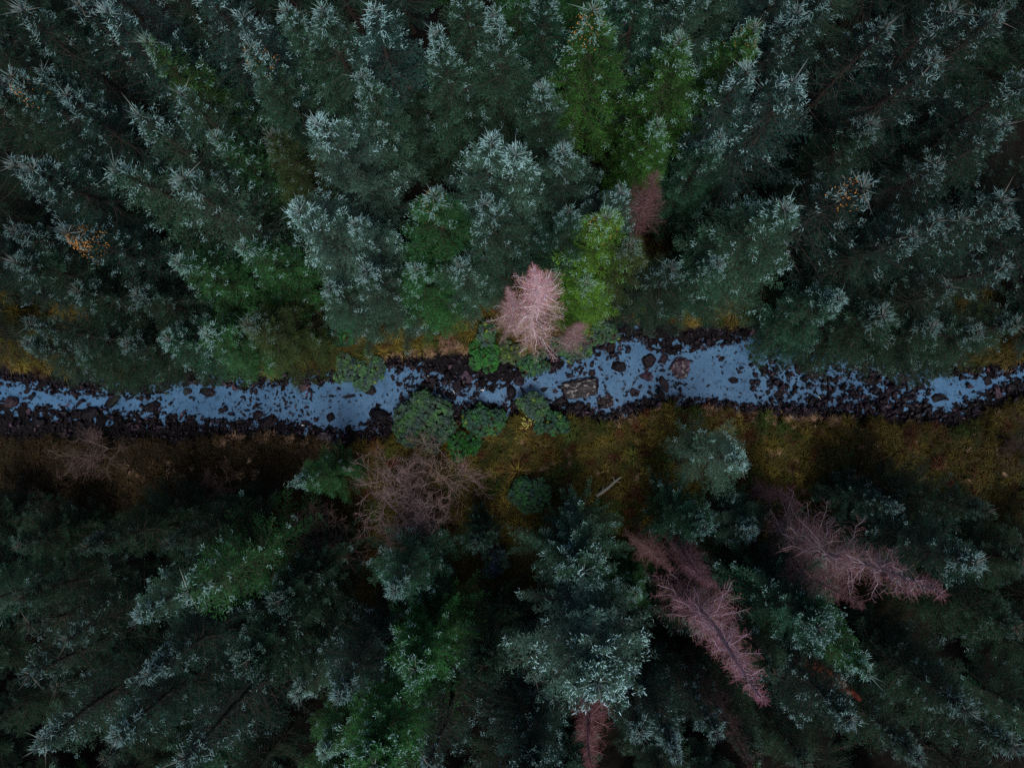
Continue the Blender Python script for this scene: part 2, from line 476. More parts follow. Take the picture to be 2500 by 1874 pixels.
def place_rock(me, px, py, lp, wp, ang, h, tint, lichen, label, group=None, name='boulder', embed=.35, base=None, cat='boulder'):
    p = at(px, py, .15); m_ = FPX / (H - .2)
    zb = gz(p.x, p.y) if base is None else base
    zb = max(zb, -.28)
    o = link(name, me)
    d = me['dims'] if 'dims' in me else None
    o.scale = (lp / m_, wp / m_, h)
    o.location = (p.x, p.y, max(zb, -.12) + h * (.5 - embed) * .9)
    o.rotation_euler = (random.uniform(-.12, .12), random.uniform(-.12, .12), math.radians(ang))
    o.color = (*tint, 1 - lichen)
    tag(o, label, cat, group)
    return o


for i, (px, py, lp, wp, ang, h, bx_, tint, lich_, lab) in enumerate(BIG):
    me = rock_mesh(500 + i, .53, .53, .53, 22, bx_ if i == 0 else min(bx_, .35))
    place_rock(me, px, py, lp * 1.05, wp * 1.05, ang, h, tint, lich_, lab)

STRETCH = [(0, 'in the narrow western channel'), (330, 'by the black whaleback boulder'), (700, 'above the rapids'),
           (960, 'in the midstream rapids'), (1180, 'below the pink larch'), (1380, 'near the lichened slab'),
           (1560, 'near the big lichened boulder'), (1760, 'on the eastern gravel bar'), (1930, 'in the eastern riffle'), (2090, 'in the shaded shallows'), (2280, 'at the eastern end')]
DENS = [(0, .6), (330, .8), (470, .7), (560, 1.3), (760, 1.2), (860, .35), (970, 1.6), (1150, 1.0), (1300, .9), (1380, 1.4), (1620, .9), (1680, .3), (1780, 1.3), (1880, 1.8), (2250, 1.3), (2330, .5), (2500, .4)]
LOOK = [('small', 8, 14), ('mid-sized', 14, 21), ('large', 21, 32)]
STOP = {'a', 'the', 'of', 'in', 'on', 'with', 'by', 'at', 'to', 'and', 'from', 'into', 'beside', 'between', 'near', 'just', 'north', 'south', 'west', 'east', 'below', 'above', 'under', 'small', 'black', 'dark'}


def short_big(l):
    w_ = l.split()[:7]
    while w_[-1] in STOP: w_.pop()
    return ' '.join(w_)


used_st = set()
cnt = 0; tries = 0; placed = [(b_[0], b_[1], (b_[2] + b_[3]) / 4) for b_ in BIG]
wtx = [a for a, _ in WT]; wty = [b_ for _, b_ in WT]; wbx = [a for a, _ in WB]; wby = [b_ for _, b_ in WB]
ctx_ = [a for a, _ in CT]; cty = [b_ for _, b_ in CT]; cbx = [a for a, _ in CB]; cby = [b_ for _, b_ in CB]
while cnt < 249 and tries < 20000:
    tries += 1
    px = random.uniform(5, 2495)
    if random.random() > np.interp(px, [a for a, _ in DENS], [b_ for _, b_ in DENS]) / 1.8: continue
    t_, b2 = np.interp(px, wtx, wty), np.interp(px, wbx, wby)
    c_t, c_b = np.interp(px, ctx_, cty), np.interp(px, cbx, cby)
    mode = random.random()
    bar = 1780 < px < 2260 or 970 < px < 1170 or 1400 < px < 1560
    if mode < (.40 if bar else .24): py = random.uniform(t_, b2); water = True
    elif mode < .62: py = random.uniform(c_t + 2, t_ + 14); water = False
    else: py = random.uniform(b2 - 14, c_b - 2); water = False
    k = random.choices([0, 1, 2], [.5, .36, .14])[0]
    look, lo, hi = LOOK[k]; s_ = random.uniform(lo, hi)
    if any(math.hypot(px - a, py - b_) < (r_ + s_ * .5) * .78 for a, b_, r_ in placed): continue
    placed.append((px, py, s_ * .5))
    zone = [t for x0, t in STRETCH if px >= x0][-1]
    side = 'in open water' if t_ + 14 < py < b2 - 14 else ('along the north edge' if py < (t_ + b2) / 2 else 'along the south edge')
    g_ = random.uniform(.35, 1.6)
    tint = (g_ * 1.05, g_ * .95, g_ * 1.0)
    if random.random() < .08: tint = (1.9, 1.5, 1.5)
    shade_ = 'black' if g_ < .6 and tint[0] < 1.5 else ('pale pinkish' if tint[0] > 1.5 else 'dark grey')
    asp = random.uniform(.6, 1)
    nb_ = sorted(BIG, key=lambda b_: math.hypot(b_[0] - px, b_[1] - py))[:4]
    found = None
    for nb1 in nb_:
        dx, dy = px - nb1[0], py - nb1[1]; dd_ = math.hypot(dx, dy)
        d_ = ('north' if dy < -abs(dx) * .45 else 'south' if dy > abs(dx) * .45 else '') + ('west' if dx < -abs(dy) * .45 else 'east' if dx > abs(dy) * .45 else '')
        far_ = 'just ' if dd_ < 45 else '' if dd_ < 90 else 'farther '
        for form in ('', 'squat ' if asp > .8 else 'narrow ', 'angular ', 'blunt ', 'rough '):
            lab = f'{look} {form}{shade_} stone {far_}{d_} of the {short_big(nb1[9])}'
            if lab not in used_st: found = lab; break
        if found: break
    used_st.add(found or lab)
    place_rock(random.choice(ROCKS), px, py, s_ * 1.15, s_ * asp, random.uniform(0, 180), max(.22, s_ / 37 * random.uniform(.5, .9)), tint, 0,
               found or lab, 'loose stones ' + zone, 'stone', .35, cat='stone')
    cnt += 1

# countless small stones and gravel
rb = rock_mesh(77, .5, .42, .33, 10); rv = np.array([v.co[:] for v in rb.vertices]); rf = []
bm = bmesh.new()
for _ in range(9):
    v = Vector((random.gauss(0, 1), random.gauss(0, 1), random.gauss(0, 1))).normalized(); bm.verts.new(v * .5)
bmesh.ops.convex_hull(bm, input=bm.verts); bm.verts.ensure_lookup_table(); bm.verts.index_update()
pv = np.array([v.co[:] for v in bm.verts]); pf = np.array([[v.index for v in f.verts] for f in bm.faces]); bm.free()
N = 15000
px = rng.uniform(-100, 2600, N); t_ = np.interp(px, wtx, wty); b2 = np.interp(px, wbx, wby); c_t = np.interp(px, ctx_, cty); c_b = np.interp(px, cbx, cby)
u = rng.random(N); m_ = rng.random(N)
dens = np.interp(px, [a for a, _ in DENS], [b_ for _, b_ in DENS])
barp = np.where((px > 1830) & (px < 2270), .62, np.where((px > 970) & (px < 1170), .30, np.where(((px > 1380) & (px < 1640)) | ((px > 540) & (px < 780)), .20, .07)))
py = np.where(m_ < barp, t_ + (b2 - t_) * u, np.where(m_ < .5 + barp / 2, c_t + (t_ + 9 - c_t) * u, c_b + (b2 - 9 - c_b) * u))
keep = (rng.random(N) < .25 + dens * .38)
px, py = px[keep], py[keep]; n_ = len(px)
P = np.array([at(a, b_, .05)[:] for a, b_ in zip(px, py)])
z0 = ground_z(P[:, 0], P[:, 1])[0]
s_ = (rng.gamma(2.2, .07, n_) + .08) * np.where(((px > 1830) & (px < 2270)) | ((px > 1380) & (px < 1620)) | ((px > 960) & (px < 1180)), 1.35, 1.0)
ang = rng.uniform(0, 6.28, n_); R = np.stack([np.cos(ang), -np.sin(ang), np.sin(ang), np.cos(ang)], 1).reshape(-1, 2, 2)
sc3 = np.stack([s_ * rng.uniform(.8, 1.4, n_), s_ * rng.uniform(.6, 1, n_), s_ * rng.uniform(.6, 1.1, n_)], 1)
V = pv[None] * sc3[:, None]
V[..., :2] = np.einsum('nij,nkj->nki', R, V[..., :2])
V = V + np.stack([P[:, 0], P[:, 1], np.maximum(z0, -.05) + s_ * .25], 1)[:, None]
F = np.arange(n_)[:, None, None] * len(pv) + pf
B = Batch(); B.add(V, F, (1, 1, 1, 1))
o = link('gravel', B.mesh('gravel', M_rock)); o.color = (.9, .85, .9, 1); tag(o, 'countless small dark stones and gravel along the stream', kind='stuff')
bpy.data.meshes.remove(rb)

# white water where the stream drops between boulders
for px, py, r_, lab in [(1053, 923, 9, 'white foam splash at the head of the rapids'), (1109, 956, 5, 'thin white foam beside the square boulder in the rapids'),
                        (1178, 950, 4, 'tiny white foam fleck in open water east of the rapids'), (2003, 971, 4, 'tiny white foam fleck in the eastern riffle'),
                        (740, 1036, 3, 'tiny foam fleck by the south bank stones'), (373, 998, 4, 'white trickle below the broad black boulder')]:
    p = at(px, py, .03); B = Batch()
    n_ = 40 if r_ > 5 else 16
    a = rng.uniform(0, 6.28, n_); d = np.sqrt(rng.random(n_)) * r_ / 37
    P_ = np.stack([np.cos(a) * d * 1.3, np.sin(a) * d * .8, rng.uniform(.0, .05, n_)], 1)
    for q_ in P_:
        s1 = rng.uniform(.03, .075)
        B.add(pv * s1 * 2 * np.array([1.3, 1, .6]) + q_, pf, (1, 1, 1, 1))
    o = link('foam', B.mesh('foam', M_foam)); o.location = (p.x, p.y, .02); tag(o, lab, 'foam', 'white water')

# ------------------------------------------------------------------ conifers
UP = np.array([0, 0, 1.0])


def spruce_meshes(seed, h=24., R=3.4, z0=.14, shape=.7, dense=1.0, plume=False, sparse=False):
    global rng
    rng = np.random.default_rng(seed)
    crown, trunk = Batch(), Batch(); wood = trunk
    zz = np.linspace(0, h * .985, 14); lean = np.stack([.12 * np.sin(zz * .35 + seed), .12 * np.cos(zz * .27 + seed), zz], 1)
    lean[0, :2] = 0
    rr = .22 * (1 - zz / h) ** .8 + .012
    rr[0] *= 1.4
    trunk.segs(lean[:-1], lean[1:], rr[:-1], rr[1:], (1, 1, 1, 1), 8)
    tx = lambda z: np.array([np.interp(z, zz, lean[:, 0]), np.interp(z, zz, lean[:, 1]), z])
    z = z0 * h
    sector = rng.uniform(.72, 1.22, 8)
    while z < h * .975:
        f = (z - z0 * h) / (h - z0 * h)                       # 0 at the crown's base, 1 at the tip
        r_env = R * min(1, .7 + f * 2.0) * (1 - f) ** shape + .08
        nb = rng.integers(5, 8) if f < .9 else 5
        a0 = rng.uniform(0, 6.28)
        for k in range(nb):
            if rng.random() < (.05 if plume else .14) and f < .8: continue
            a = a0 + k * 6.283 / nb + rng.normal(0, .22)
            sec = sector[int((a % 6.283) / 6.283 * 8) % 8]
            L = r_env * rng.uniform(.66, 1.12) * sec
            if f > .93: L = max(L, rng.uniform(.35, .6))
            e = (np.interp(f, [0, .5, .85, 1], [-.30, .0, .5, .95]) + rng.normal(0, .10)) if not plume else (np.interp(f, [0, .5, .85, 1], [.05, .3, .7, 1.0]) + rng.normal(0, .1))
            curl = .26 if f < .6 else .12
            if plume: curl = .35
            u_ = np.array([math.cos(a), math.sin(a), 0]); w_ = np.array([-math.sin(a), math.cos(a), 0])
            o_ = tx(z + rng.uniform(-.10, .10))
            pos = lambda t: o_ + np.outer(t * L * math.cos(e), u_) + np.outer(L * (t * math.sin(e) + curl * t * t - .08 * np.sin(t * 3.14)), UP) * 1.0 + np.outer(.06 * L * np.sin(t * 4 + a * 3), w_)
            ts = np.linspace(0, 1, 5); Pb = pos(ts)
            Pb[0] = tx(z - .02)
            rb_ = np.linspace(.026 * (1 - f) + .012, .006, 5); bt = rng.uniform(.6, 1.5)
            wood.segs(Pb[:-1], Pb[1:], rb_[:-1], rb_[1:], (1, 1, 1, 1), 3)
            frost = rng.random() < ((.06 + .74 * f ** 1.4) if not sparse else (.05 + .45 * f))              # this bough grew glaucous end shoots
            tw = np.arange(.08 if f > .5 else .12, 1.0, (.12 if not sparse else .15) / max(L, .3) / dense)
            if len(tw) == 0: tw = np.array([.5])
            tw = tw + rng.normal(0, .012, len(tw)); nT = len(tw)
            base = pos(np.clip(tw, 0, 1))
            slope = math.sin(e) + 2 * curl * tw
            fw = u_[None] * math.cos(e) + UP[None] * slope[:, None]
            for side in (-1, 1, 0, 0):
                lt = (.14 + min(.50, .22 * L + .04) * np.sin(np.pi * np.clip(tw, 0, 1) ** 1.25) ** .8) * rng.uniform(.65, 1.2, nT)
                if plume: lt = np.where(tw > .15, .40 * rng.uniform(.7, 1.2, nT), .0) * np.clip((1.25 - tw) * 2, .4, 1)
                ang = rng.normal(.85, .14, nT)
                if side == 0:
                    if plume: dirs = fw * .8 + UP * rng.uniform(-.3, .9, nT)[:, None] + rng.normal(0, .3, (nT, 3))
                    else: dirs = fw * .5 - UP * rng.uniform(.2, .9, nT)[:, None] + rng.normal(0, .4, (nT, 3)); lt = lt * .6
                else:
                    dirs = fw * np.cos(ang)[:, None] + side * w_ * np.sin(ang)[:, None] + UP * rng.normal(.2 if plume else -.15, .16, nT)[:, None]
                dirs /= np.linalg.norm(dirs, axis=1, keepdims=True)
                ok = lt > .05
                bs, ds, ls, tt = base[ok], dirs[ok], lt[ok], tw[ok]
                if not len(bs): continue
                step = (.070 if not plume else .060) / dense
                m = np.maximum(1, (ls / step).astype(int)); idx = np.repeat(np.arange(len(bs)), m)
                j = np.concatenate([np.arange(q__) for q__ in m]) / m[idx]
                Pt = bs[idx] + ds[idx] * (ls[idx] * j)[:, None]
                sd = np.cross(ds[idx], UP); sd /= np.maximum(np.linalg.norm(sd, axis=1, keepdims=True), .1)
                sgn = np.where(rng.random(len(idx)) < .5, -1., 1.)[:, None]
                dd = ds[idx] * .8 + sd * sgn * .65 + rng.normal(0, .35, (len(idx), 3)) + UP * (.22 if plume else .05)
                dd /= np.linalg.norm(dd, axis=1, keepdims=True)
                ln = rng.uniform(.10, .19, len(idx)) * (1.1 if plume else 1)
                g_ = rng.uniform(.7, 1.3, len(idx)) * (bt * rng.uniform(.55, 1.5, len(bs)) * (.6 + .95 * tt))[idx] * (.75 + .6 * j)  # shoots brighten outward along bough and twig
                pp = np.clip((tt[idx] - .78) * 1.6, 0, .22) * frost * (side != 0)
                pale = np.where((j > .5) & (rng.random(len(idx)) < pp), rng.uniform(.2, .6, len(idx)), 0.0)
                Cc = np.stack([pale, g_, (rng.random(len(idx)) < .012) * .5, np.ones(len(idx))], 1)
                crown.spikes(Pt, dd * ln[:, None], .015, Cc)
                if side != 0 and frost:
                    pe = rng.random(len(bs)) < np.clip((tt - .78) * 2.6 + (f > .88) * .2, 0, .75)
                    ends = (bs + ds * ls[:, None])[pe]; de = ds[pe]; ne = len(ends)
                    if ne: crown.spindles(ends - de * .05, de * rng.uniform(.09, .17, ne)[:, None], .0135, np.stack([rng.uniform(.35, 1, ne), rng.uniform(.8, 1.5, ne), np.zeros(ne), np.ones(ne)], 1))
            # burst of frosted shoots at the branch end
            tip = pos(np.array([1.0]))[0]; nE = rng.integers(7, 13) if frost else 3
            dE = u_ * math.cos(e) * .8 + UP * (math.sin(e) + curl) + rng.normal(0, .55, (nE, 3)); dE /= np.linalg.norm(dE, axis=1, keepdims=True)
            lE = rng.uniform(.10, .20, nE) * (1.0 if f < .86 or plume else 1.7)
            CE = np.stack([rng.uniform(.6, 1, nE) * (1.0 if frost else .25), rng.uniform(1, 1.5, nE), (rng.random(nE) < .1) * .3, np.ones(nE)], 1)
            crown.spindles(tip - dE * .06 + rng.normal(0, .09, (nE, 3)), dE * lE[:, None], .0155, CE)
        z += rng.uniform(.60, .84) / dense * (1 if not plume else .62) * (1 if f < .8 else .5)
    top = tx(h * .97); nL = 13
    dL = rng.normal(0, .45, (nL, 3)); dL[:, 2] = rng.uniform(.5, 1.2, nL); dL[0] = (0, 0, 1.6)
    dL /= np.linalg.norm(dL, axis=1, keepdims=True)
    crown.spindles(np.tile(top, (nL, 1)), dL * rng.uniform(.6, 1.45, nL)[:, None], .027, np.stack([rng.uniform(.3, .7, nL), np.ones(nL), rng.uniform(.1, .6, nL), np.ones(nL)], 1), .25)
    return crown.mesh('crown', M_spruce), None, trunk.mesh('trunk', M_bark)


PROTO = {
    's': [spruce_meshes(11, R=3.8, shape=.88), spruce_meshes(12, R=3.9, shape=.8), spruce_meshes(13, R=3.3, shape=.75), spruce_meshes(14, R=3.8, shape=.95)],
    'b': [spruce_meshes(21, R=3.9, sparse=True, dense=.85, shape=.85), spruce_meshes(22, R=3.5, sparse=True, dense=.85, shape=.78)],
    'p': [spruce_meshes(31, h=20, R=3.5, plume=True, shape=.5, dense=.85, z0=.08), spruce_meshes(32, h=20, R=3.2, plume=True, shape=.45, dense=.85, z0=.08)],
}
PH = {'s': 24., 'b': 24., 'p': 20.}


def cone_mesh(seed, h=24., R=3.3):
    global rng
    rng = np.random.default_rng(seed); B = Batch(); n_ = 90 if seed < 3 else 480
    f = rng.beta(2.2, 3.5, n_) * .24 + .02; a = rng.normal(seed * 1.3, 1.6, n_)
    r_ = (R * f ** .85 + .1) * rng.uniform(.55, 1.05, n_)
    zc = h * (1 - f * .82) + r_ * .35
    P_ = np.stack([np.cos(a) * r_, np.sin(a) * r_, zc], 1)
    D_ = rng.normal(0, .3, (n_, 3)); D_[:, 2] = -1
    g_ = rng.uniform(.6, 1.2, n_)
    B.spindles(P_, D_ * rng.uniform(.09, .14, n_)[:, None], .028, np.stack([.70 * g_, .30 * g_, .06 * g_, np.ones(n_)], 1), .45)
    return B.mesh('cones', M_cone)


CONES = [cone_mesh(1), cone_mesh(2), cone_mesh(4)]
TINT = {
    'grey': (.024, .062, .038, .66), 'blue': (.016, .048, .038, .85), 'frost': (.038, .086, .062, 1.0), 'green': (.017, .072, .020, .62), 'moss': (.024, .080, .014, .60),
    'lime': (.058, .140, .016, .50), 'olive': (.026, .044, .012, .25), 'dark': (.007, .024, .013, .30), 'teal': (.012, .046, .026, .52), 'deep': (.005, .019, .009, .10), 'vignette': (.007, .024, .017, .50),  # last tint, and deep in places, holds edge darkening in the foliage colour
}
ti = 0


def conifer(px, py, h, kind, tint, rad, label, cones=False, rz=None):
    global ti
    ti += 1
    p = at(px, py, h); zg = gz(p.x, p.y) - .05
    r_ = random.Random(ti * 17 + 3)
    e = empty('pine_tree' if kind == 'p' else 'spruce_tree', (p.x, p.y, zg), r_.uniform(0, 6.28) if rz is None else rz)
    s_ = (h - zg) / PH[kind]
    e.scale = (s_ * rad, s_ * rad, s_)
    crown, wood, trunk = PROTO[kind][r_.randrange(len(PROTO[kind]))]
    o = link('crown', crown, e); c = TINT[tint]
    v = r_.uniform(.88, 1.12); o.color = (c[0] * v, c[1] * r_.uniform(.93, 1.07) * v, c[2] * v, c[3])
    o = link('trunk', trunk, e)
    if cones:
        o = link('cones', CONES[2 if cones == 2 else ti % 2], e); o.color = (1, 1, 1, 1); o['kind'] = 'stuff'
    tag(e, label, 'pine' if kind == 'p' else 'spruce', 'pines south of the stream' if kind == 'p' else ('spruces of the north bank forest' if py < 930 else 'spruces south of the stream'))
    return e


T = [  # tip px, tip py, height, kind, tint, width, label
    # --- north bank, front row along the stream
    (1190, 335, 24, 's', 'frost', 1.0, 'frosted grey spruce with twin-like tip, west one of the pair above the centre', 0),
    (1260, 368, 24, 's', 'frost', 1.05, 'frosted grey spruce close beside its twin, east one of the central pair', 0),
    (1048, 472, 24, 's', 'green', .95, 'vivid green spruce with frosted tip and a few cones west of the pink larch', 1),
    (1183, 492, 24, 's', 'grey', .95, 'grey-green spruce directly behind the pink larch top', 0),
    (1382, 362, 24, 's', 'grey', .85, 'slim grey spruce with star-like tip northeast of the frosted pair', 0),
    (1386, 512, 24, 's', 'teal', .7, 'slim dark green spruce between the pink larch and the yellow-green tree', 0),
    (1520, 458, 24, 's', 'grey', .8, 'small-headed frosted spruce beside the reddish bare tree', 0),
    (1478, 532, 23, 's', 'lime', 1.1, 'bright yellow-green spruce with orange cones beside the pink larch', 1),
    (775, 290, 24, 's', 'frost', 1.0, 'pale frosted spruce behind the silvery one northwest of centre', 0),
    (731, 508, 24, 's', 'frost', 1.1, 'silvery spruce leaning over the bank grass, palest crown west of centre', 0),
    (860, 545, 20, 's', 'frost', .85, 'shorter silvery spruce tucked against the east side of the palest crown', 0),
    (430, 432, 24, 'b', 'grey', 1.15, 'broad spruce with reddish leader shoots above the western bank', 0),
    (270, 402, 24, 'b', 'grey', 1.05, 'spruce with bluish bristling tip west of the reddish-leader spruce', 0),
    (590, 600, 19, 's', 'green', 1.15, 'deep green full spruce on the north bank between orange cones and silvery tree', 0),
    (430, 640, 19, 's', 'green', 1.2, 'wide green spruce hanging over the western stream edge', 0),
    (330, 277, 24, 'b', 'grey', 1.0, 'spruce with long spiky open shoots beside a black gap', 0),
    (440, 227, 24, 'b', 'grey', .9, 'spruce with bare pinkish leader spikes in the northwest', 0),
    (602, 108, 24, 's', 'grey', 1.0, 'spruce sprinkled with orange cones near the top west of centre', 1),
    (655, 330, 22, 's', 'olive', .95, 'olive green spruce below the cone-sprinkled one', 0),
    (2117, 446, 24, 'b', 'grey', 1.2, 'large spruce with reddish leader pointing northeast over the eastern bank', 1),
    (1917, 508, 24, 's', 'grey', 1.15, 'broad dark spruce with forked pale twigs overhanging the big boulder pool', 0),
    (1828, 158, 24, 'b', 'blue', 1.0, 'bluish spruce with a bristly tip west of the forked-trunk spruce', 0),
    (1950, 186, 24, 'b', 'blue', 1.15, 'blue-grey spruce showing a pale forked trunk near its top', 0),
    (1667, 96, 24, 's', 'moss', 1.1, 'green spruce with frosted top edge, tallest of the mossy pair north of centre', 0),
    (1449, 14, 24, 's', 'moss', 1.2, 'bright mossy green spruce with pale frosted top north of centre', 1),
    (1329, 203, 22, 's', 'grey', .85, 'small grey spruce in front of the bright mossy green one', 0),
    (1610, 300, 19, 's', 'moss', 1.0, 'mossy low spruce between the green pair and the reddish bare tree', 0),
    (1203, 26, 24, 's', 'grey', .95, 'grey spruce with a very straight frosted leader at the top middle', 0),
    (1062, 72, 24, 's', 'grey', 1.0, 'grey-green spruce with mossy skirt west of the straight-leader spruce', 0),
    (902, 18, 24, 's', 'blue', 1.1, 'blue-tipped spruce at the upper edge northwest of centre', 0),
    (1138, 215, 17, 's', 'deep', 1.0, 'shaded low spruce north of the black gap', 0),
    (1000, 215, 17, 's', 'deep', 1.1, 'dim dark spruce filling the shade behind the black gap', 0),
    (773, 12, 24, 's', 'grey', .95, 'spruce with hooked pale twig tips at the upper edge', 0),
    (690, 6, 24, 's', 'grey', .85, 'narrow spruce at the upper edge beside the hooked-twig spruce', 0),
    (586, 30, 24, 'b', 'blue', .9, 'open blue-grey spruce at the upper edge behind the cone-sprinkled spruce', 0),
    (470, -60, 24, 'b', 'blue', 1.1, 'spruce cut by the top edge with a bright blue hooked branch', 0),
    (345, 90, 22, 'b', 'moss', .95, 'thin mossy spruce with dead reddish twigs in the northwest', 0),
    (245, 16, 24, 'b', 'blue', 1.0, 'bright blue-tipped spruce at the upper edge in the northwest', 0),
    (175, 6, 24, 'b', 'blue', 1.0, 'blue-tipped spruce at the upper edge, second from the northwest corner', 0),
    (36, 12, 24, 'b', 'blue', 1.1, 'bright cyan-tipped spruce in the northwest corner', 0),
    (147, 230, 24, 's', 'grey', .95, 'spruce with upright pale twigs near the west edge', 0),
    (15, 184, 24, 's', 'grey', 1.0, 'spruce on the west edge with a touch of orange cones', 1),
    (60, 398, 24, 's', 'blue', 1.15, 'layered bluish spruce above the orange-coned one at the west side', 0),
    (150, 560, 24, 's', 'grey', .95, 'spruce topped with a thick patch of bright orange cones', 2),
    (20, 560, 23, 's', 'dark', 1.0, 'dark layered spruce on the west edge below the bluish one', 0),
    (28, 632, 22, 's', 'dark', 1.0, 'dim spruce with upright tip at the west edge above the stream', 0),
    (180, 700, 19, 's', 'dark', 1.15, 'dark spruce spreading over the stream near the west edge', 0),
    (330, 720, 17, 's', 'dark', 1.2, 'shaded spruce over the narrow western channel', 0),
    (60, 790, 15, 's', 'dark', 1.2, 'lowest dark spruce over the water at the west edge', 0),
    (2166, 56, 24, 'b', 'blue', .95, 'blue spruce with a bare leaning leader in the northeast', 0),
    (2284, 134, 24, 'b', 'blue', 1.15, 'cyan-flecked open spruce in the northeast with long bristles', 0),
    (1954, 20, 24, 's', 'grey', 1.0, 'grey spruce at the upper edge behind the bluish forked-trunk tree', 0),
    (1844, 52, 24, 's', 'moss', .95, 'green-tinged spruce with a few rusty cones near the upper edge', 1),
    (1700, -40, 24, 's', 'grey', 1.0, 'spruce cut by the top edge east of the bright mossy one', 0),
    (1570, -50, 24, 's', 'teal', 1.0, 'teal-green spruce cut by the top edge beside the bright green one', 0),
    (1330, -60, 24, 's', 'teal', 1.0, 'spruce cut by the top edge west of the bright mossy one', 0),
    (1120, -80, 24, 's', 'grey', 1.0, 'spruce cut by the top edge above the straight-leader spruce', 0),
    (2015, -30, 24, 's', 'teal', 1.0, 'dark spruce cut by the top edge, third from the northeast corner', 0),
    (2333, 14, 24, 'b', 'blue', 1.0, 'open blue spruce at the upper edge near the northeast corner', 0),
    (2434, 36, 24, 'b', 'blue', 1.05, 'cyan-starred spruce in the northeast corner', 0),
    (2530, 180, 24, 'b', 'teal', 1.05, 'dim spruce cut by the east edge below the corner tree', 0),
    (2467, 300, 22, 'b', 'teal', 1.0, 'dark spruce near the east edge with small cyan stars', 0),
    (2467, 486, 24, 'b', 'blue', 1.0, 'cyan-tipped spruce on the east edge beside a dark gap', 0),
    (2353, 530, 22, 'b', 'teal', .9, 'dark spruce with two cyan twig stars west of the east edge tree', 0),
    (2292, 528, 23, 'b', 'teal', .9, 'dark open spruce with a vertical cyan twig over the eastern shade', 0),
    (2235, 564, 22, 'b', 'teal', 1.0, 'dark spruce with drooping brown twigs above the eastern bank', 0),
    (2130, 300, 20, 's', 'dark', 1.1, 'dark spruce filling the shade beneath the cyan-flecked tree', 0),
    (2463, 640, 20, 'b', 'teal', 1.05, 'shaded spruce on the east edge over the stream', 0),
    (2330, 700, 18, 'b', 'dark', 1.1, 'shaded spruce drooping over the eastern stream edge', 0),
    (1760, 640, 18, 's', 'teal', 1.1, 'dark teal spruce at the water by the big lichened boulder', 0),
    (1760, 330, 20, 's', 'teal', 1.0, 'teal spruce under the bristly bluish tree', 0),
    (520, 330, 21, 's', 'green', .95, 'green-shaded spruce between the pink-spiked and cone-sprinkled trees', 0),
    (880, 180, 21, 's', 'grey', 1.1, 'grey-green spruce below the blue-tipped upper edge tree', 0),
    (890, 660, 13.5, 's', 'grey', 1.7, 'lower grey-green spruce whose skirt droops onto the golden bank grass', 0),
    (800, 700, 12, 's', 'grey', 1.7, 'lower spruce at the foot of the palest crown above the tangled bush', 0),
    (1010, 660, 13, 's', 'green', 1.6, 'lower vivid green spruce at the foot of the coned green one', 0),
    (1120, 640, 13, 's', 'grey', 1.5, 'lower grey spruce touching the west flank of the pink larch', 0),
    (1440, 690, 12, 's', 'lime', 1.5, 'lower bright green spruce against the east side of the pink larch', 0),
    (1545, 600, 14, 's', 'olive', 1.5, 'brownish olive spruce between the yellow-green tree and the reddish bare tree', 0),
    (1640, 650, 14, 's', 'dark', 1.6, 'lower dark spruce above the dark northern stones', 0),
    (60, 835, 10, 's', 'dark', 2.1, 'low dark spruce overhanging the stream at its west end', 0),
    (185, 850, 9.5, 's', 'dark', 2.1, 'low shaded spruce overhanging the water, second from the west edge', 0),
    (300, 835, 10, 's', 'dark', 2.0, 'low shaded spruce above the long black boulder', 0),
    (405, 820, 11, 's', 'teal', 2.0, 'low drooping spruce above the bare western bush', 0),
    (505, 815, 11, 's', 'green', 2.0, 'low green spruce overhanging the black whaleback boulder', 0),
    (600, 790, 12, 's', 'olive', 1.9, 'olive-green low spruce west of the tangled brown bush', 0),
    (2055, 730, 12, 's', 'teal', 1.9, 'low dark spruce above the golden patch by the eastern riffle', 0),
    (2170, 770, 12, 's', 'dark', 2.0, 'low dark spruce overhanging the shaded eastern gravel', 0),
    (2285, 800, 10, 's', 'dark', 2.1, 'low dark spruce hanging over the eastern pool', 0),
    (2390, 805, 10, 's', 'dark', 2.1, 'low dark spruce by the eastern end of the stream', 0),
    (2490, 790, 10, 's', 'dark', 2.1, 'low dark spruce on the east edge beside the water', 0),
    # --- south of the stream
    (1462, 1672, 24, 'p', 'frost', 1.2, 'large frosted blue pine with tiered plumes at the bottom centre', 0),
    (1418, 1395, 13, 'p', 'grey', 1.75, 'round grey-green pine with brush-like plumes on top of the south grass edge', 0),
    (1805, 1130, 12.5, 'b', 'frost', 1.6, 'pale blue spruce standing alone on the south grass bank', 0),
    (448, 1455, 23, 'b', 'green', 1.05, 'green spruce with white-starred tip west of the bare brown bush', 0),
    (325, 1503, 22, 's', 'grey', .8, 'small grey spruce with bare leader just below the white-starred spruce', 0),
    (350, 1655, 22, 's', 'grey', .95, 'grey spruce with a pale southwest-pointing leader in the southwest', 0),
    (268, 1804, 22, 's', 'teal', 1.0, 'teal-green spruce near the bottom edge with bare leader', 0),
    (94, 1812, 22, 'b', 'blue', 1.05, 'dim blue spruce near the southwest corner', 0),
    (53, 1660, 22, 'b', 'dark', 1.0, 'dark blue-flecked spruce on the west edge in the southwest', 0),
    (150, 1560, 20, 'b', 'dark', 1.0, 'dark spruce with faint blue tips under the dark green dome', 0),
    (440, 1853, 22, 'b', 'blue', 1.05, 'blue-grey spruce at the bottom edge with long twigs', 0),
    (600, 1620, 20, 'p', 'dark', 1.0, 'dark plumed pine with cyan tips west of the bottom green pine', 0),
    (680, 1470, 18, 'p', 'dark', .95, 'shaded plumed pine below the bare brown bush', 0),
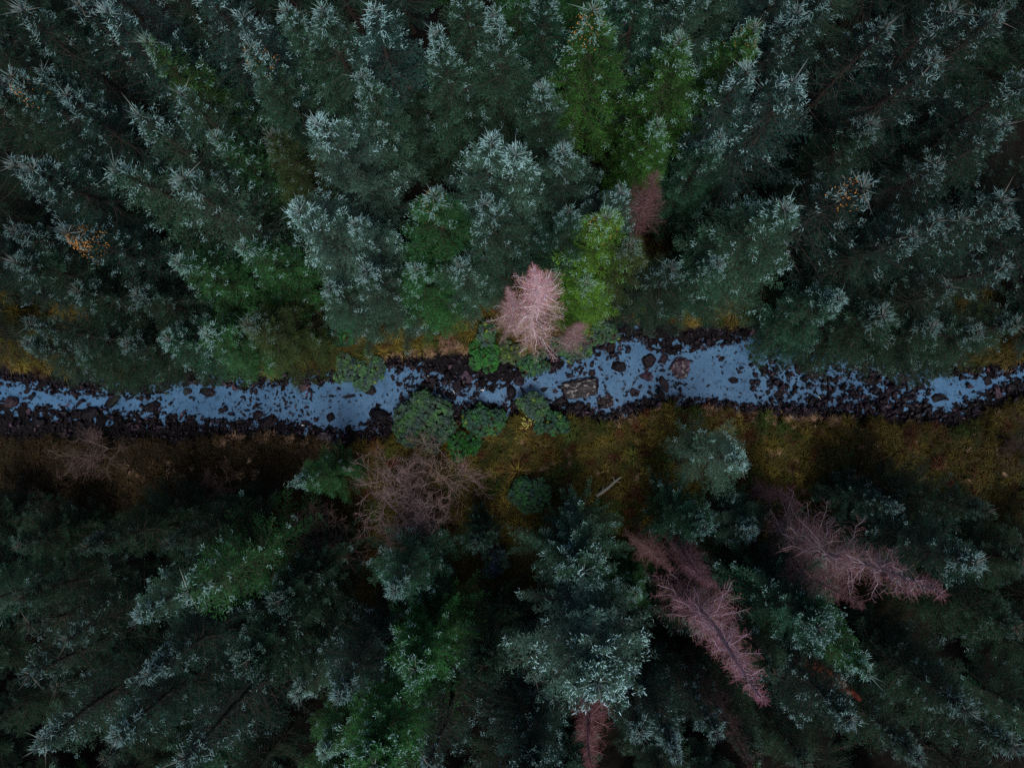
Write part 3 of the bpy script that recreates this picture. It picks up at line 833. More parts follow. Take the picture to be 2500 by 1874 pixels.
    (818, 1702, 22, 's', 'grey', .85, 'grey spruce with spidery pale tip above the bottom green pine', 0),
    (955, 1442, 20, 's', 'teal', .9, 'teal spruce with spreading pale tip just south of the bare bush', 0),
    (902, 1872, 21, 'p', 'green', 1.1, 'green plumed pine at the bottom edge, many rounded tufts', 0),
    (1010, 1640, 19, 'p', 'green', 1.1, 'green plumed pine between the teal spruce and the bottom edge', 0),
    (1050, 1880, 21, 'b', 'teal', .9, 'dark spruce with bright cyan flecks at the bottom edge', 0),
    (1300, 1900, 20, 'p', 'teal', 1.0, 'dim plumed pine at the bottom edge west of the reddish larch', 0),
    (1573, 1805, 21, 's', 'teal', .9, 'dark spruce with long fan twigs at the foot of the blue pine', 0),
    (1654, 1850, 22, 's', 'grey', .85, 'grey star-topped spruce at the bottom edge east of the reddish larch', 0),
    (1750, 1800, 21, 's', 'grey', .8, 'thin grey spruce with a bare crooked tip near the bottom edge', 0),
    (2004, 1536, 20, 'p', 'teal', 1.15, 'deep teal pine with pale star tips between the two pink larches', 0),
    (1720, 1290, 13, 'p', 'teal', 1.1, 'dark green low pine on the south bank beside the pale blue spruce', 0),
    (2129, 1650, 21, 's', 'green', .95, 'green spruce with pale east-facing tips near the orange-red larch', 0),
    (2080, 1760, 21, 's', 'grey', 1.05, 'blue-grey spruce below the orange-red larch', 0),
    (2400, 1386, 21, 's', 'teal', 1.0, 'dim green spruce with pointed shoots east of the large bare larch', 0),
    (2200, 1240, 11, 's', 'teal', 1.2, 'small dark green spruce at the edge of the eastern grass', 0),
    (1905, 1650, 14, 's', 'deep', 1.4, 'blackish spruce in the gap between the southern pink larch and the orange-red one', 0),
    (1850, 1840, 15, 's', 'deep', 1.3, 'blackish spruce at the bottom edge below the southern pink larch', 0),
    (2373, 1745, 21, 's', 'dark', 1.05, 'dark spruce with faint pale strokes near the southeast corner', 0),
    (2485, 1830, 22, 's', 'dark', 1.05, 'very dark spruce in the southeast corner', 0),
    (2500, 1540, 20, 's', 'deep', 1.1, 'nearly black spruce on the east edge', 0),
    (2250, 1860, 20, 's', 'dark', 1.0, 'dark green spruce at the bottom edge in the southeast', 0),
    (2420, 1250, 14, 's', 'deep', 1.3, 'nearly black spruce shading the end of the eastern grass', 0),
    (400, 1330, 15, 's', 'deep', 1.2, 'dark green domed spruce beside the western dome', 0),
    (200, 1340, 15, 's', 'deep', 1.4, 'big dark green dome-shaped spruce in the west', 0),
    (40, 1470, 16, 's', 'deep', 1.3, 'dark green spruce on the west edge below the dome', 0),
    (720, 1180, 12, 's', 'green', 1.2, 'soft green spruce on the south bank just west of the bare brown bush', 0),
    (1180, 1640, 15, 'p', 'deep', 1.1, 'very dark pine in the shade west of the blue pine', 0),
    (1160, 1330, 10, 'p', 'dark', 1.1, 'low dark pine beside the bare brown bush and the grass', 0),
]
placed_t = []


def project(p):
    q_ = RM.transposed() @ (Vector(p) - Vector((0, 0, H)))
    return CX - q_.x / q_.z * FPX, CY + q_.y / q_.z * FPX


for px, py, h, k, t, rad, lab, cn in T:
    if h > 16: h, rad = (h * .72, rad * 1.38) if py < 930 else (h * .73, rad * 1.50)
    if (px < 200 or px > 2080 or py > 1640 or (px > 1900 and py < 60)) and t in ('blue', 'grey', 'teal'): t = 'vignette'  # trees near the edges get darkened foliage, a vignette painted into their colour
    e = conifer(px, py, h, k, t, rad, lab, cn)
    placed_t.append((e.location.x, e.location.y, px, py, lab))

# the rest of the dense plantation, crowns that fill the gaps between the trees above
used_labels = set(t[6] for t in T)
OPEN = [(950, 830, 230, 110), (1310, 860, 130, 130), (700, 870, 110, 70), (1870, 780, 90, 40), (1570, 740, 60, 80), (1150, 560, 90, 50), (1640, 660, 40, 60)]          # openings in the north wood: px, py, half sizes
fr = random.Random(4)
HOLES = [(1030, 410, 100), (285, 310, 60), (2090, 360, 50), (1720, 140, 45), (2080, 650, 60), (2230, 1560, 70), (1830, 1790, 60), (1180, 1480, 70), (900, 300, 40), (330, 1330, 60)]


def fill(y0, y1, step, south):
    gy_ = y0
    while gy_ < y1:
        gx_ = -36.0
        while gx_ < 36:
            x, y = gx_ + fr.uniform(-1.1, 1.1), gy_ + fr.uniform(-1.1, 1.1); gx_ += step + .2
            bx, by = project((x, y, .5))
            edge = bx < 620 or bx > 1560
            if south:
                lim = np.interp(bx, [0, 600, 900, 1300, 1600, 1900, 2500], [1190, 1230, 1300, 1330, 1250, 1250, 1290])
                if by < lim: continue
                h = fr.uniform(7, 9) if by < lim + 120 else fr.uniform(9, 12.5)
            else:
                m_ = np.interp(bx, ctx_, cty) - by
                if m_ < (2 if edge else 100): continue
                h = fr.uniform(5.5, 8) if m_ < 45 else fr.uniform(9, 13) if m_ < 100 else fr.uniform(11, 15.5)
            if any(abs(bx - a) < c_ and abs(by - b_) < d_ for a, b_, c_, d_ in OPEN): continue
            tx_, ty_ = project((x, y, h)); mx, my = project((x, y, h * .6))
            if any(math.hypot(u1 - a, u2 - b_) < r1 for a, b_, r1 in HOLES for u1, u2 in ((bx, by), (mx, my), (tx_, ty_))): continue
            if not (-160 < mx < 2660 and -170 < my < 2040): continue
            if min(math.hypot(x - a[0], y - a[1]) for a in placed_t) < step * .78: continue
            near = min(placed_t[:len(T)], key=lambda a: math.hypot(tx_ - a[2], ty_ - a[3]))
            dx, dy = tx_ - near[2], ty_ - near[3]
            d_ = ('north' if dy < -abs(dx) * .5 else 'south' if dy > abs(dx) * .5 else '') + ('west' if dx < -abs(dy) * .5 else 'east' if dx > abs(dy) * .5 else '')
            tn = fr.choices(['grey', 'blue', 'teal', 'moss', 'dark', 'green'], [3, 1, 3, .6, 3, .6] if not south else [1, 0, 3, 0, 5, .6])[0]
            if 900 < tx_ < 1700 and fr.random() < .3 and not south: tn = 'green'
            if (tx_ < 150 or tx_ > 2150) and not south: tn = fr.choice(['vignette', 'dark'])  # same edge vignette put into the filler trees' foliage colour
            if south and (tx_ > 1900 or tx_ < 500) and fr.random() < .6: tn = 'deep'  # vignette of the southern corners painted into the foliage too
            wd = {'grey': 'grey-green', 'blue': 'bluish', 'teal': 'teal-green', 'moss': 'mossy', 'dark': 'dark', 'green': 'green', 'deep': 'blackish green', 'vignette': 'dim blue-green'}[tn]
            short = ' '.join(near[4].split()[:9])
            for adj in ('lower', 'half-hidden', 'slim', 'rough-topped', 'crowded', 'short', 'shaded', 'scraggly'):
                lab = f'{adj} {wd} spruce {d_} of the {short}'
                if lab not in used_labels: break
            used_labels.add(lab)
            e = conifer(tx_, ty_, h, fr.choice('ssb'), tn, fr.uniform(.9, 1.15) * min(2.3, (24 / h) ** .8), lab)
            placed_t.append((e.location.x, e.location.y, tx_, ty_, lab))
        gy_ += step


fill(3.0, 30, 3.3, False)
fill(-30, -3.5, 3.3, True)

# ------------------------------------------------------------------ bare larches and bare broadleaved trees


def larch_meshes(seed, h=24., R=2.7, z0=.12, shape=1.05, dense=1.0):
    global rng
    rng = np.random.default_rng(seed); tw_, wood = Batch(), Batch()
    zz = np.linspace(0, h, 16); ln = np.stack([.25 * np.sin(zz * .3 + seed), .2 * np.cos(zz * .25 + seed), zz], 1); ln[:, :2] -= ln[0, :2]
    rr = .17 * (1 - zz / h) ** .8 + .012
    wood.segs(ln[:-1], ln[1:], rr[:-1], rr[1:], (.50, .40, .38, 1), 7)
    z = z0 * h; sector = rng.uniform(.55, 1.25, 7)
    while z < h * .985:
        f = (z - z0 * h) / (h - z0 * h)
        r_env = R * min(1, .6 + 3 * f) * (1 - f) ** shape + .1
        for k in range(rng.integers(2, 5)):
            a = rng.uniform(0, 6.283); L = r_env * rng.uniform(.5, 1.15) * sector[int((a % 6.283) / 6.283 * 7) % 7]
            e = np.interp(f, [0, .6, 1], [-.1, .15, .8]) + rng.normal(0, .12)
            u_ = np.array([math.cos(a), math.sin(a), 0]); w_ = np.array([-math.sin(a), math.cos(a), 0])
            o_ = np.array([np.interp(z, zz, ln[:, 0]), np.interp(z, zz, ln[:, 1]), z])
            bend = rng.normal(0, .22)
            pos = lambda t: o_ + np.outer(t * L * math.cos(e), u_) + np.outer(L * (t * math.sin(e) + .3 * t * t), UP) + np.outer(bend * L * t * t, w_)
            ts = np.linspace(0, 1, 6); Pb = pos(ts) + np.concatenate([np.zeros((1, 3)), rng.normal(0, .04, (5, 3))]) * L; rb_ = np.linspace(.019, .006, 6)
            g_ = rng.uniform(.8, 1.15)
            wood.segs(Pb[:-1], Pb[1:], rb_[:-1], rb_[1:], (.60 * g_, .53 * g_, .56 * g_, 1), 3)
            tw = np.arange(.12, 1.0, .11 / max(L, .3) / dense); tw = tw + rng.normal(0, .02, len(tw)); nT = len(tw)
            base = pos(np.clip(tw, 0, 1))
            for side in (-1, 1):
                lt = (.22 + .42 * (1 - tw) * min(L, 1.6)) * rng.uniform(.5, 1.2, nT)
                ds = u_[None] * rng.uniform(.3, .9, nT)[:, None] + side * w_[None] * rng.uniform(.4, 1, nT)[:, None] + UP * rng.normal(.1, .35, nT)[:, None]
                ds /= np.linalg.norm(ds, axis=1, keepdims=True)
                c_ = rng.uniform(.7, 1.2, (nT, 1)); Cc = np.concatenate([(np.array([[.40, .22, .245]]) * f + np.array([[.33, .25, .24]]) * (1 - f)) * c_ * np.where(rng.random((nT, 1)) < .12, np.array([[.9, 1.25, .6]]), 1.0), np.ones((nT, 1))], 1)
                tw_.spikes(base, ds * lt[:, None], .0075, Cc)
                for _ in range(3):
                    j = rng.uniform(.2, .95, nT)
                    d2 = ds + rng.normal(0, .6, (nT, 3)); d2 /= np.linalg.norm(d2, axis=1, keepdims=True)
                    tw_.spikes(base + ds * (lt * j)[:, None], d2 * (lt * rng.uniform(.3, .6, nT))[:, None], .006, Cc * np.array([1.05, .85, .85, 1]))
        z += rng.uniform(.26, .46) / dense
    return tw_.mesh('twigs', M_twig), wood.mesh('trunk', M_twig)


LARCH = [larch_meshes(41), larch_meshes(42, R=2.5, shape=.9), larch_meshes(43, R=2.9, z0=.25, shape=.9)]


def larch(px, py, h, i, rad, tint, label, rz=0):
    p = at(px, py, h); zg = gz(p.x, p.y) - .05
    e = empty('larch_tree', (p.x, p.y, zg), rz); s_ = (h - zg) / 24
    e.scale = (s_ * rad, s_ * rad, s_)
    for nm, me in zip(('twigs', 'trunk'), LARCH[i]):
        o = link(nm, me, e); o.color = (*tint, 1)
    return tag(e, label, 'larch', 'bare larches')


PK, RD, DM = (1.15, 1.0, 1.05), (.75, .42, .42), (.30, .22, .23)
larch(1311, 650, 24, 0, .92, (1.62, 1.56, 1.64), 'bright pink bare larch on the north bank, the most striking tree', .5)
larch(1238, 705, 19, 2, .7, (1.1, 1.02, 1.05), 'smaller pinkish bare larch against the west flank of the bright pink one', 2.2)
larch(1420, 790, 12, 2, 1.0, (.75, .68, .70), 'small mauve bare larch over the shrubs east of the bright pink one', 4.0)
larch(1868, 1715, 21, 1, 1.35, (.72, .58, .70), 'pink bare larch in the south with a bright crooked tip', 1.0)
larch(1745, 1430, 15, 2, 1.1, (.40, .29, .35), 'rosy bare larch just north of the pink southern larch', .2)
larch(1640, 1390, 13, 0, 1.1, (.42, .32, .32), 'dim brown bare larch between the blue pine and the rosy larch', 2.0)
larch(2312, 1462, 21, 1, 1.5, (.50, .43, .49), 'large mauve bare larch reaching southeast beneath the eastern grass', 3.0)
larch(2120, 1480, 18, 2, 1.0, (.36, .27, .29), 'mauve bare larch west of the large southeastern one', 5.0)
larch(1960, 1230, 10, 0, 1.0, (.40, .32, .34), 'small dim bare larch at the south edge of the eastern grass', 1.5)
larch(1447, 1880, 19, 1, 1.4, (.42, .25, .28), 'dark red bare larch at the bottom edge below the blue pine', 0)
larch(2102, 1712, 12, 1, 1.0, (.75, .25, .12), 'narrow orange-red bare larch in the southeast shade', 2.5)
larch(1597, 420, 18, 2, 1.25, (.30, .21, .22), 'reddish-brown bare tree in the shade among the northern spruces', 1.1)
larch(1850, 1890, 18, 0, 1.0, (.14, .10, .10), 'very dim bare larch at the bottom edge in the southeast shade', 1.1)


def bare_tree(seed, h, spread, lv=6, up=.55):
    """recursive forked trunk and boughs"""
    global rng
    rng = np.random.default_rng(seed); B, W = Batch(), Batch()
    cur = [(np.zeros(3), np.array([rng.normal(0, .3), rng.normal(0, .3), 1.0]), h * .30, .075)]
    for lvl in range(lv):
        nxt = []
        for p, d, L, r_ in cur:
            d = d / np.linalg.norm(d); pts = [p]
            for s_ in range(3):
                d = d + rng.normal(0, .10, 3); d /= np.linalg.norm(d); pts.append(pts[-1] + d * L / 3)
            pts = np.array(pts); rr = np.linspace(r_, r_ * .66, 4)
            g_ = rng.uniform(.8, 1.15)
            (W if lvl < 3 else B).segs(pts[:-1], pts[1:], rr[:-1], rr[1:], (.40 * g_, .32 * g_, .28 * g_, 1), 5 if lvl < 3 else 3)
            for _ in range(3 if lvl < 4 else 2 + (rng.random() < .5)):
                k = rng.integers(1, 4) if lvl else 3
                nd = d * .9 + rng.normal(0, spread, 3); nd[2] = nd[2] * .8 + (up * .35 if lvl < 2 else .04)
                nxt.append((pts[k], nd, L * rng.uniform(.58, .85), max(r_ * .56, .006)))
        cur = nxt
    P_ = np.array([c[0] for c in cur]); D_ = np.array([c[1] for c in cur]); D_ /= np.linalg.norm(D_, axis=1, keepdims=True)
    B.spikes(P_, D_ * rng.uniform(.15, .45, len(P_))[:, None], .006, (.38, .28, .25, 1))
    return B.mesh('twigs', M_twig), W.mesh('trunk', M_twig)


BARE = [bare_tree(51, 9, .62, 8), bare_tree(52, 6, .75, 7, .3), bare_tree(53, 8, .5, 6)]


def bare(px, py, i, s_, tint, label, rz=0, cat='bare tree', name='bare_tree', tilt=0):
    p = at(px, py, 1); e = empty(name, (p.x, p.y, gz(p.x, p.y) - .05), rz, tilt)
    e.scale = (s_, s_, s_)
    for nm, me in zip(('twigs', 'trunk'), BARE[i]):
        o = link(nm, me, e); o.color = (*tint, 1)
    return tag(e, label, cat, 'bare broadleaved trees and bushes')


bare(975, 1175, 0, 1.25, (.62, .54, .60), 'broad mauve-brown bare bush south of the round leafy shrub', .3)
bare(1085, 1185, 2, .9, (.75, .64, .62), 'bare bush with pale forked stems reaching to the round shrub', 2.2)
bare(870, 1300, 0, 1.0, (.34, .27, .28), 'dim brown bare tree southwest of the broad bare bush', 4.0)
bare(1080, 1240, 1, .9, (.48, .38, .40), 'low mauve bare bush under the east side of the broad bare bush', 1.0)
bare(310, 1090, 1, 1.0, (.32, .27, .27), 'dim spreading bare bush drooping over the western stream bank', .5, 'bare bush', 'bare_bush')
bare(560, 1160, 1, .7, (.38, .29, .27), 'thin brown bare bush in the grass west of the soft green spruce', 1.5, 'bare bush', 'bare_bush')
bare(750, 740, 1, .75, (.60, .48, .48), 'tangled brown bare bush under the palest spruce on the north bank', 2.0, 'bare bush', 'bare_bush')
bare(1090, 825, 1, .35, (.9, .68, .6), 'tiny pale bare bush on the golden north bank grass', 2.0, 'bare bush', 'bare_bush')
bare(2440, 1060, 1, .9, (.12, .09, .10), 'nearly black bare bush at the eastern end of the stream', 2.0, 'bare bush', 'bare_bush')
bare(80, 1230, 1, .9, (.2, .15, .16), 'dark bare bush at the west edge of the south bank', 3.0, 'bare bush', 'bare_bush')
bare(1095, 1065, 2, .55, (1.1, .95, .95), 'pale twiggy bare sapling leaning onto the round leafy shrub', 5.0, 'bare bush', 'bare_bush', .3)

# ------------------------------------------------------------------ leafy evergreen shrubs


def shrub_meshes(seed, lobes, base_col, n_per=34):
    """lobes: (x, y, z, r, squash); rosettes of glossy leaves over the outer surface of every lobe, with stems inside"""
    global rng
    rng = np.random.default_rng(seed); B, W = Batch(), Batch()
    L_ = np.array([l[:4] for l in lobes])
    for (x, y, z, r_) in L_:
        W.segs(np.array([[L_[:, 0].mean(), L_[:, 1].mean(), 0]]), np.array([[x, y, z]]), .05, .02, (.12, .08, .06, 1), 4)
        n_ = int(4 * 3.14 * r_ * r_ * n_per)
        d = rng.normal(size=(n_, 3)); d /= np.linalg.norm(d, axis=1, keepdims=True); d = d[d[:, 2] > -.45]
        n_ = len(d)
        rad = r_ * (1 + .10 * np.sin(d[:, 0] * 7 + seed) + .10 * np.sin(d[:, 1] * 8 + x * 3) + rng.normal(0, .12, n_))
        c = np.array([x, y, z]) + d * rad[:, None] * np.array([1, 1, .8])
        # keep what is not deep inside another lobe
        ins = np.zeros(n_, bool)
        for (x2, y2, z2, r2) in L_:
            if (x2, y2, z2) != (x, y, z): ins |= np.linalg.norm(c - np.array([x2, y2, z2]), axis=1) < r2 * .72
        c, d = c[~ins], d[~ins]; n_ = len(c)
        ax = d * .6 + UP * .7 + rng.normal(0, .25, (n_, 3)); ax /= np.linalg.norm(ax, axis=1, keepdims=True)
        W.segs(c - d * .3, c, .01, .006, (.16, .12, .08, 1), 3)
        tone = rng.uniform(.65, 1.35, n_); yel = (rng.random(n_) < .025)
        patch = np.clip(wob(c[:, 0] * 1., c[:, 1] * 1., 1.2, seed + 5), -.6, .9)
        k = 8
        for j in range(k):
            a = 2 * math.pi * j / k + rng.uniform(0, .6, n_)
            t1 = np.cross(ax, np.array([.3, .2, .9])); t1 /= np.linalg.norm(t1, axis=1, keepdims=True); t2 = np.cross(ax, t1)
            D_ = t1 * np.cos(a)[:, None] + t2 * np.sin(a)[:, None] + ax * rng.uniform(-.1, .55, n_)[:, None]
            D_ /= np.linalg.norm(D_, axis=1, keepdims=True)
            g_ = tone * rng.uniform(.8, 1.2, n_)
            col = np.array(base_col)[None] * g_[:, None]
            col = col * (1 + np.stack([patch * .1, patch * .35, -patch * .25], 1))
            col = np.where(yel[:, None], np.array([[.16, .22, .03]]) * g_[:, None], col)
            B.leaves(c, D_ * rng.uniform(.10, .17, n_)[:, None], ax, .030, np.concatenate([np.clip(col, 0, 1), np.ones((n_, 1))], 1))
    return B.mesh('leaves', M_leaf), W.mesh('stems', M_twig)


def lobes_for(seed, rx, ry, hh, n):
    r = random.Random(seed); out = []
    for i in range(int(n * 1.7)):
        a = r.uniform(0, 6.28); q_ = math.sqrt(r.random()) * .85
        x, y = math.cos(a) * q_ * rx, math.sin(a) * q_ * ry
        out.append((x, y, hh * (1 - .45 * q_) * r.uniform(.75, 1.0), r.uniform(.20, .38) * min(rx, ry) + .10))
    return out


TEAL, GRN, GRY = (.036, .110, .055), (.028, .135, .030), (.055, .120, .070)
SHR = [  # px, py, rx m, ry m, h, lobes, colour, label
    (877, 905, 1.65, 1.15, 1.3, 14, GRY, 'rounded leafy shrub overhanging the north edge west of the golden grass'),
    (1035, 1030, 1.8, 1.6, 1.7, 20, GRY, 'large round grey-green leafy shrub at the south edge below the rapids'),
    (1178, 1030, 1.15, 1.2, 1.3, 11, TEAL, 'leafy shrub with bright green patches east of the large round shrub'),
    (1130, 1090, .9, .8, 1.0, 6, GRN, 'small bright green shrub tucked under the large round shrub'),
    (1300, 1000, 1.1, .95, 1.3, 9, GRY, 'leafy shrub jutting into midstream west of the lichened slab'),
    (1345, 1035, 1.2, .7, 1.1, 8, TEAL, 'low leafy shrub on the bank below the lichened slab'),
    (1185, 865, 1.0, 1.3, 1.5, 10, GRN, 'vivid green shrub at the west foot of the pink larch'),
    (1190, 815, 1.0, .7, 1.5, 7, GRY, 'bluish leafy shrub behind the vivid green one by the pink larch'),
    (1305, 885, 1.3, .75, 1.2, 9, TEAL, 'leafy shrub trailing in the water beneath the pink larch'),
    (1395, 845, 1.5, .9, 1.4, 11, GRY, 'grey-green leafy shrub east of the pink larch foot'),
    (1478, 812, .9, .8, 1.2, 7, GRY, 'small leafy shrub at the foot of the yellow-green tree'),
    (1573, 768, .75, .6, 1.0, 5, TEAL, 'small round shrub above the dark northern stones'),
    (1295, 1205, 1.4, .95, 1.3, 10, TEAL, 'teal leafy shrub in the south grass above the grey pine'),
    (832, 800, 1.2, 1.2, 1.1, 8, (.018, .09, .04), 'dark green leafy shrub in the shade under the palest spruce'),
    (1215, 1370, 1.0, 1.0, 1.6, 7, (.05, .09, .09), 'dim bluish shrub in the dark gap west of the grey pine'),
    (380, 915, 1.2, .4, .9, 6, (.04, .08, .07), 'small dim shrub on the western north bank at the stream edge'),
    (1248, 858, .9, .7, 1.4, 6, (.07, .11, .05), 'olive leafy shrub directly under the pink larch trunk'),
]
for i, (px, py, rx, ry, hh, nl, colr, lab) in enumerate(SHR):
    lv_, st_ = shrub_meshes(200 + i, lobes_for(300 + i, rx, ry, hh, nl), colr)
    p = at(px, py, hh * .6)
    e = empty('leafy_shrub', (p.x, p.y, max(gz(p.x, p.y), .05) - .05))
    o = link('leaves', lv_, e); o.color = (1, 1, 1, 1)
    o = link('stems', st_, e); o.color = (1, 1, 1, 1)
    tag(e, lab, 'shrub', 'leafy evergreen shrubs along the stream')

# a yellow-leaved sapling
rng = np.random.default_rng(5)
e = empty('yellow_sapling', (*at(1285, 1040, .6)[:2], gz(*at(1285, 1040, .6)[:2])))
tag(e, 'thin sapling with pale yellow leaves between the shrubs and the grass', 'sapling')
B = Batch(); A_ = np.array([[0, 0, 0]]); B.segs(A_, A_ + [[.15, .25, 1.3]], .02, .008, (.3, .25, .15, 1), 4)
tips = rng.normal(0, .18, (14, 3)) + [.1, .2, 1.1]; B.segs(np.tile([.1, .15, .7], (14, 1)), tips, .008, .004, (.3, .25, .15, 1), 3)
o = link('stem', B.mesh('stem', M_twig), e)
B = Batch(); P_ = tips[rng.integers(0, 14, 60)] + rng.normal(0, .09, (60, 3)); D_ = rng.normal(0, 1, (60, 3)); D_ /= np.linalg.norm(D_, axis=1, keepdims=True)
N_ = np.tile([0, 0, 1.], (60, 1)) + rng.normal(0, .3, (60, 3)); B.leaves(P_, D_ * .10, N_, .03, (.60, .58, .14, 1)); o = link('leaves', B.mesh('leaves', M_leaf), e)

# lichened dead log on the grass
B = Batch(); P_ = np.array([[-.85, -.45, .10], [-.4, -.22, .16], [0, -.02, .16], [.45, .30, .18], [.9, .52, .12]])
B.segs(P_[:-1], P_[1:], [.10, .11, .10, .08], [.11, .10, .08, .05], (.24, .24, .20, 1), 8)
B.segs(P_[[1, 3, 3]], P_[[1, 3, 3]] + [[.05, .35, .2], [.35, -.1, .15], [-.1, .35, .12]], .04, .015, (.22, .22, .18, 1), 5)
p = at(1485, 1188, .9); o = link('fallen_log', B.mesh('fallen_log', M_twig)); o.location = (p.x, p.y, gz(p.x, p.y) + .1); tag(o, 'broken pale lichened log lying in the south bank grass', 'log')
o.rotation_euler = (0, 0, .15); o.color = (1, 1, 1, 1)

# ------------------------------------------------------------------ grass, straw and undergrowth
rng = np.random.default_rng(99)


def blades(n_t, per, region, colf, hgt, w, spread=.6):
    px = rng.uniform(-60, 2560, n_t); north_ = rng.random(n_t) < region
    c_t = np.interp(px, ctx_, cty); c_b = np.interp(px, cbx, cby)
    dn = rng.random(n_t) ** 1.4 * 190; ds_ = rng.random(n_t) ** 1.1 * 300
    py = np.where(north_, c_t - dn, c_b + ds_)
    P0 = np.array([at(a, b_, .7)[:2] for a, b_ in zip(px, py)])
    z0_, _, dc = ground_z(P0[:, 0], P0[:, 1])
    ok = dc < -.10; P0 = P0[ok]; z0_ = z0_[ok]; dc = dc[ok]; px = px[ok]
    n2_ = len(P0); idx = np.repeat(np.arange(n2_), per); m = len(idx)
    size = rng.uniform(.6, 1.3, n2_)[idx]
    a = rng.uniform(0, 6.28, m); rad_ = rng.uniform(0, .12, m)
    base = np.stack([P0[idx, 0] + np.cos(a) * rad_, P0[idx, 1] + np.sin(a) * rad_, z0_[idx] - .02], 1)
    ad_ = a + rng.normal(0, .5, m); L = hgt * size * rng.uniform(.6, 1.3, m); sp_ = rng.uniform(.3, 1.0, m) * spread
    hor = np.stack([np.cos(ad_), np.sin(ad_), np.zeros(m)], 1)
    mid = base + hor * (L * sp_ * .45)[:, None] + UP * (L * .55)[:, None]
    tip = base + hor * (L * sp_ * 1.25)[:, None] + UP * (L * (.60 - .35 * sp_))[:, None]
    S = np.cross(hor, UP) * w
    V = np.stack([base - S, base + S, mid - S * .8, mid + S * .8, tip], 1)
    F = np.arange(m)[:, None, None] * 5 + np.array([[0, 1, 3], [0, 3, 2], [2, 3, 4]])
    C = colf(P0, dc, n2_)[idx] * rng.uniform(.7, 1.3, (m, 1)); C[:, 3] = 1
    return V, F, np.repeat(C, 5, 0)


def colf_grass(P0, dc, n_):
    t = wob(P0[:, 0], P0[:, 1], 4.0, 21)[:, None]; s_ = wob(P0[:, 0], P0[:, 1], 1.6, 22)[:, None]
    a = np.array([[.140, .115, .020]]); g = np.array([[.050, .085, .016]]); r = np.array([[.11, .036, .018]]); y = np.array([[.20, .145, .035]])
    k = sstep(.0, .7, t); c = a * (1 - k) + g * k
    k = sstep(.3, .9, s_); c = c * (1 - k) + r * k
    k = sstep(.25, .9, -s_) * .8; c = c * (1 - k) + y * k
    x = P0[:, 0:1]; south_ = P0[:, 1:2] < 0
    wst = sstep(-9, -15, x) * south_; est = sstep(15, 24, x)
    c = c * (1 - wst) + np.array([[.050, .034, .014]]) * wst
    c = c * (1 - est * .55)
    return np.concatenate([c, np.ones((n_, 1))], 1)


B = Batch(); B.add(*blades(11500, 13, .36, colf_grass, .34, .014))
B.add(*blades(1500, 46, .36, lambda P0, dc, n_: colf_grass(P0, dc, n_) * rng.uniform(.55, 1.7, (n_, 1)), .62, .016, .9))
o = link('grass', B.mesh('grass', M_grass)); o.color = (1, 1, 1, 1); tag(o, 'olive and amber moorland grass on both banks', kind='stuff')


def colf_straw(P0, dc, n_):
    c = np.array([[.46, .30, .18]]) * rng.uniform(.5, 1.25, (n_, 1)); return np.concatenate([c, np.ones((n_, 1))], 1)


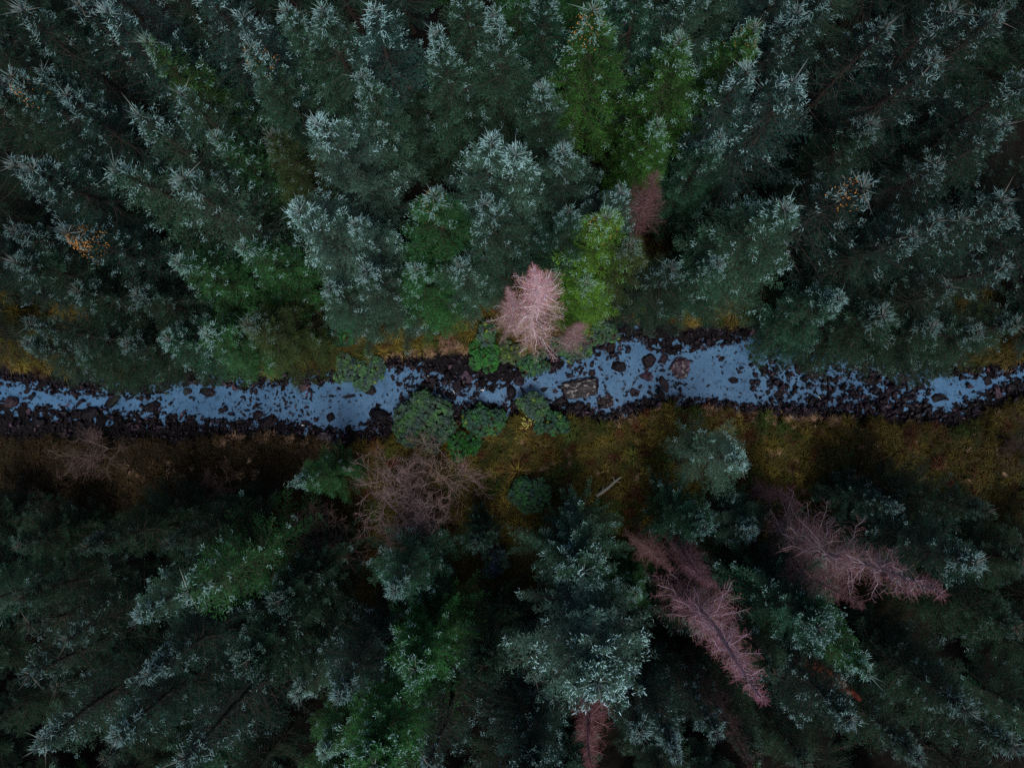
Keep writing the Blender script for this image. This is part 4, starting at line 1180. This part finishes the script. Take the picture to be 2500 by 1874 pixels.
# dead straw hanging over the bank lips and in scattered tufts
B = Batch()
for (x0, x1, poly, off, nn) in [(520, 830, CB, (0, 22), 90), (1720, 2060, CB, (-4, 12), 130), (900, 1170, CT, (-14, 2), 60), (1480, 1620, CB, (-2, 24), 26), (1860, 2100, CT, (-16, 0), 40), (1490, 1580, CT, (-20, 0), 22), (300, 640, CB, (60, 110), 40),
                                (1250, 1560, CB, (60, 200), 36), (1700, 2450, CB, (20, 200), 55)]:
    pxx = rng.uniform(x0, x1, nn); pyy = np.interp(pxx, [a for a, _ in poly], [b_ for _, b_ in poly]) + rng.uniform(*off, nn)
    for a, b_ in zip(pxx, pyy):
        p = at(a, b_, .7); z_ = gz(p.x, p.y); m = 16
        az = rng.uniform(0, 6.28) + rng.normal(0, .7, m); L = rng.uniform(.2, .5, m)
        hor = np.stack([np.cos(az), np.sin(az), np.zeros(m)], 1); base = np.array([p.x, p.y, z_]) + rng.normal(0, .06, (m, 3)) * [1, 1, 0]
        B.spikes(base, hor * L[:, None] + UP * rng.uniform(.02, .2, m)[:, None], .016, np.concatenate([np.array([[.50, .32, .20]]) * rng.uniform(.5, 1.2), [[1]]], 1))
o = link('dead_grass', B.mesh('dead_grass', M_grass)); o.color = (1, 1, 1, 1); tag(o, 'pale dead straw tufts on the bank lips', kind='stuff')

# low leafy undergrowth: moss, bramble and heather clumps
B = Batch(); n_ = 5200
px = rng.uniform(-60, 2560, n_); nn_ = rng.random(n_) < .4
py = np.where(nn_, np.interp(px, ctx_, cty) - rng.random(n_) * 260, np.interp(px, cbx, cby) + rng.random(n_) * 420)
P0 = np.array([at(a, b_, .7)[:2] for a, b_ in zip(px, py)]); z0_, _, dc = ground_z(P0[:, 0], P0[:, 1]); ok = dc < -.3; P0, z0_ = P0[ok], z0_[ok]
n_ = len(P0); idx = np.repeat(np.arange(n_), 12); m = len(idx)
sz = rng.uniform(.12, .34, n_)[idx]
off = rng.normal(0, 1, (m, 3)) * sz[:, None] * .6; off[:, 2] = np.abs(off[:, 2]) * .8
P_ = np.stack([P0[idx, 0], P0[idx, 1], z0_[idx]], 1) + off
D_ = rng.normal(0, 1, (m, 3)); D_[:, 2] *= .4; D_ /= np.linalg.norm(D_, axis=1, keepdims=True)
kind_ = wob(P0[:, 0], P0[:, 1], 2.6, 31); cc = np.where(kind_[:, None] > .35, np.array([[.085, .030, .020]]), np.where(kind_[:, None] < -.3, np.array([[.035, .085, .035]]), np.array([[.075, .070, .020]])))
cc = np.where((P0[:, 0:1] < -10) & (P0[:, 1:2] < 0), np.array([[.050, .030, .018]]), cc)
cc = cc[idx] * rng.uniform(.6, 1.4, (m, 1))
B.leaves(P_, D_ * rng.uniform(.06, .15, m)[:, None], np.tile(UP, (m, 1)) + rng.normal(0, .3, (m, 3)), .022, np.concatenate([cc, np.ones((m, 1))], 1))
o = link('undergrowth', B.mesh('undergrowth', M_grass)); o.color = (1, 1, 1, 1); tag(o, 'low mossy and heathery plants on the banks', kind='stuff')
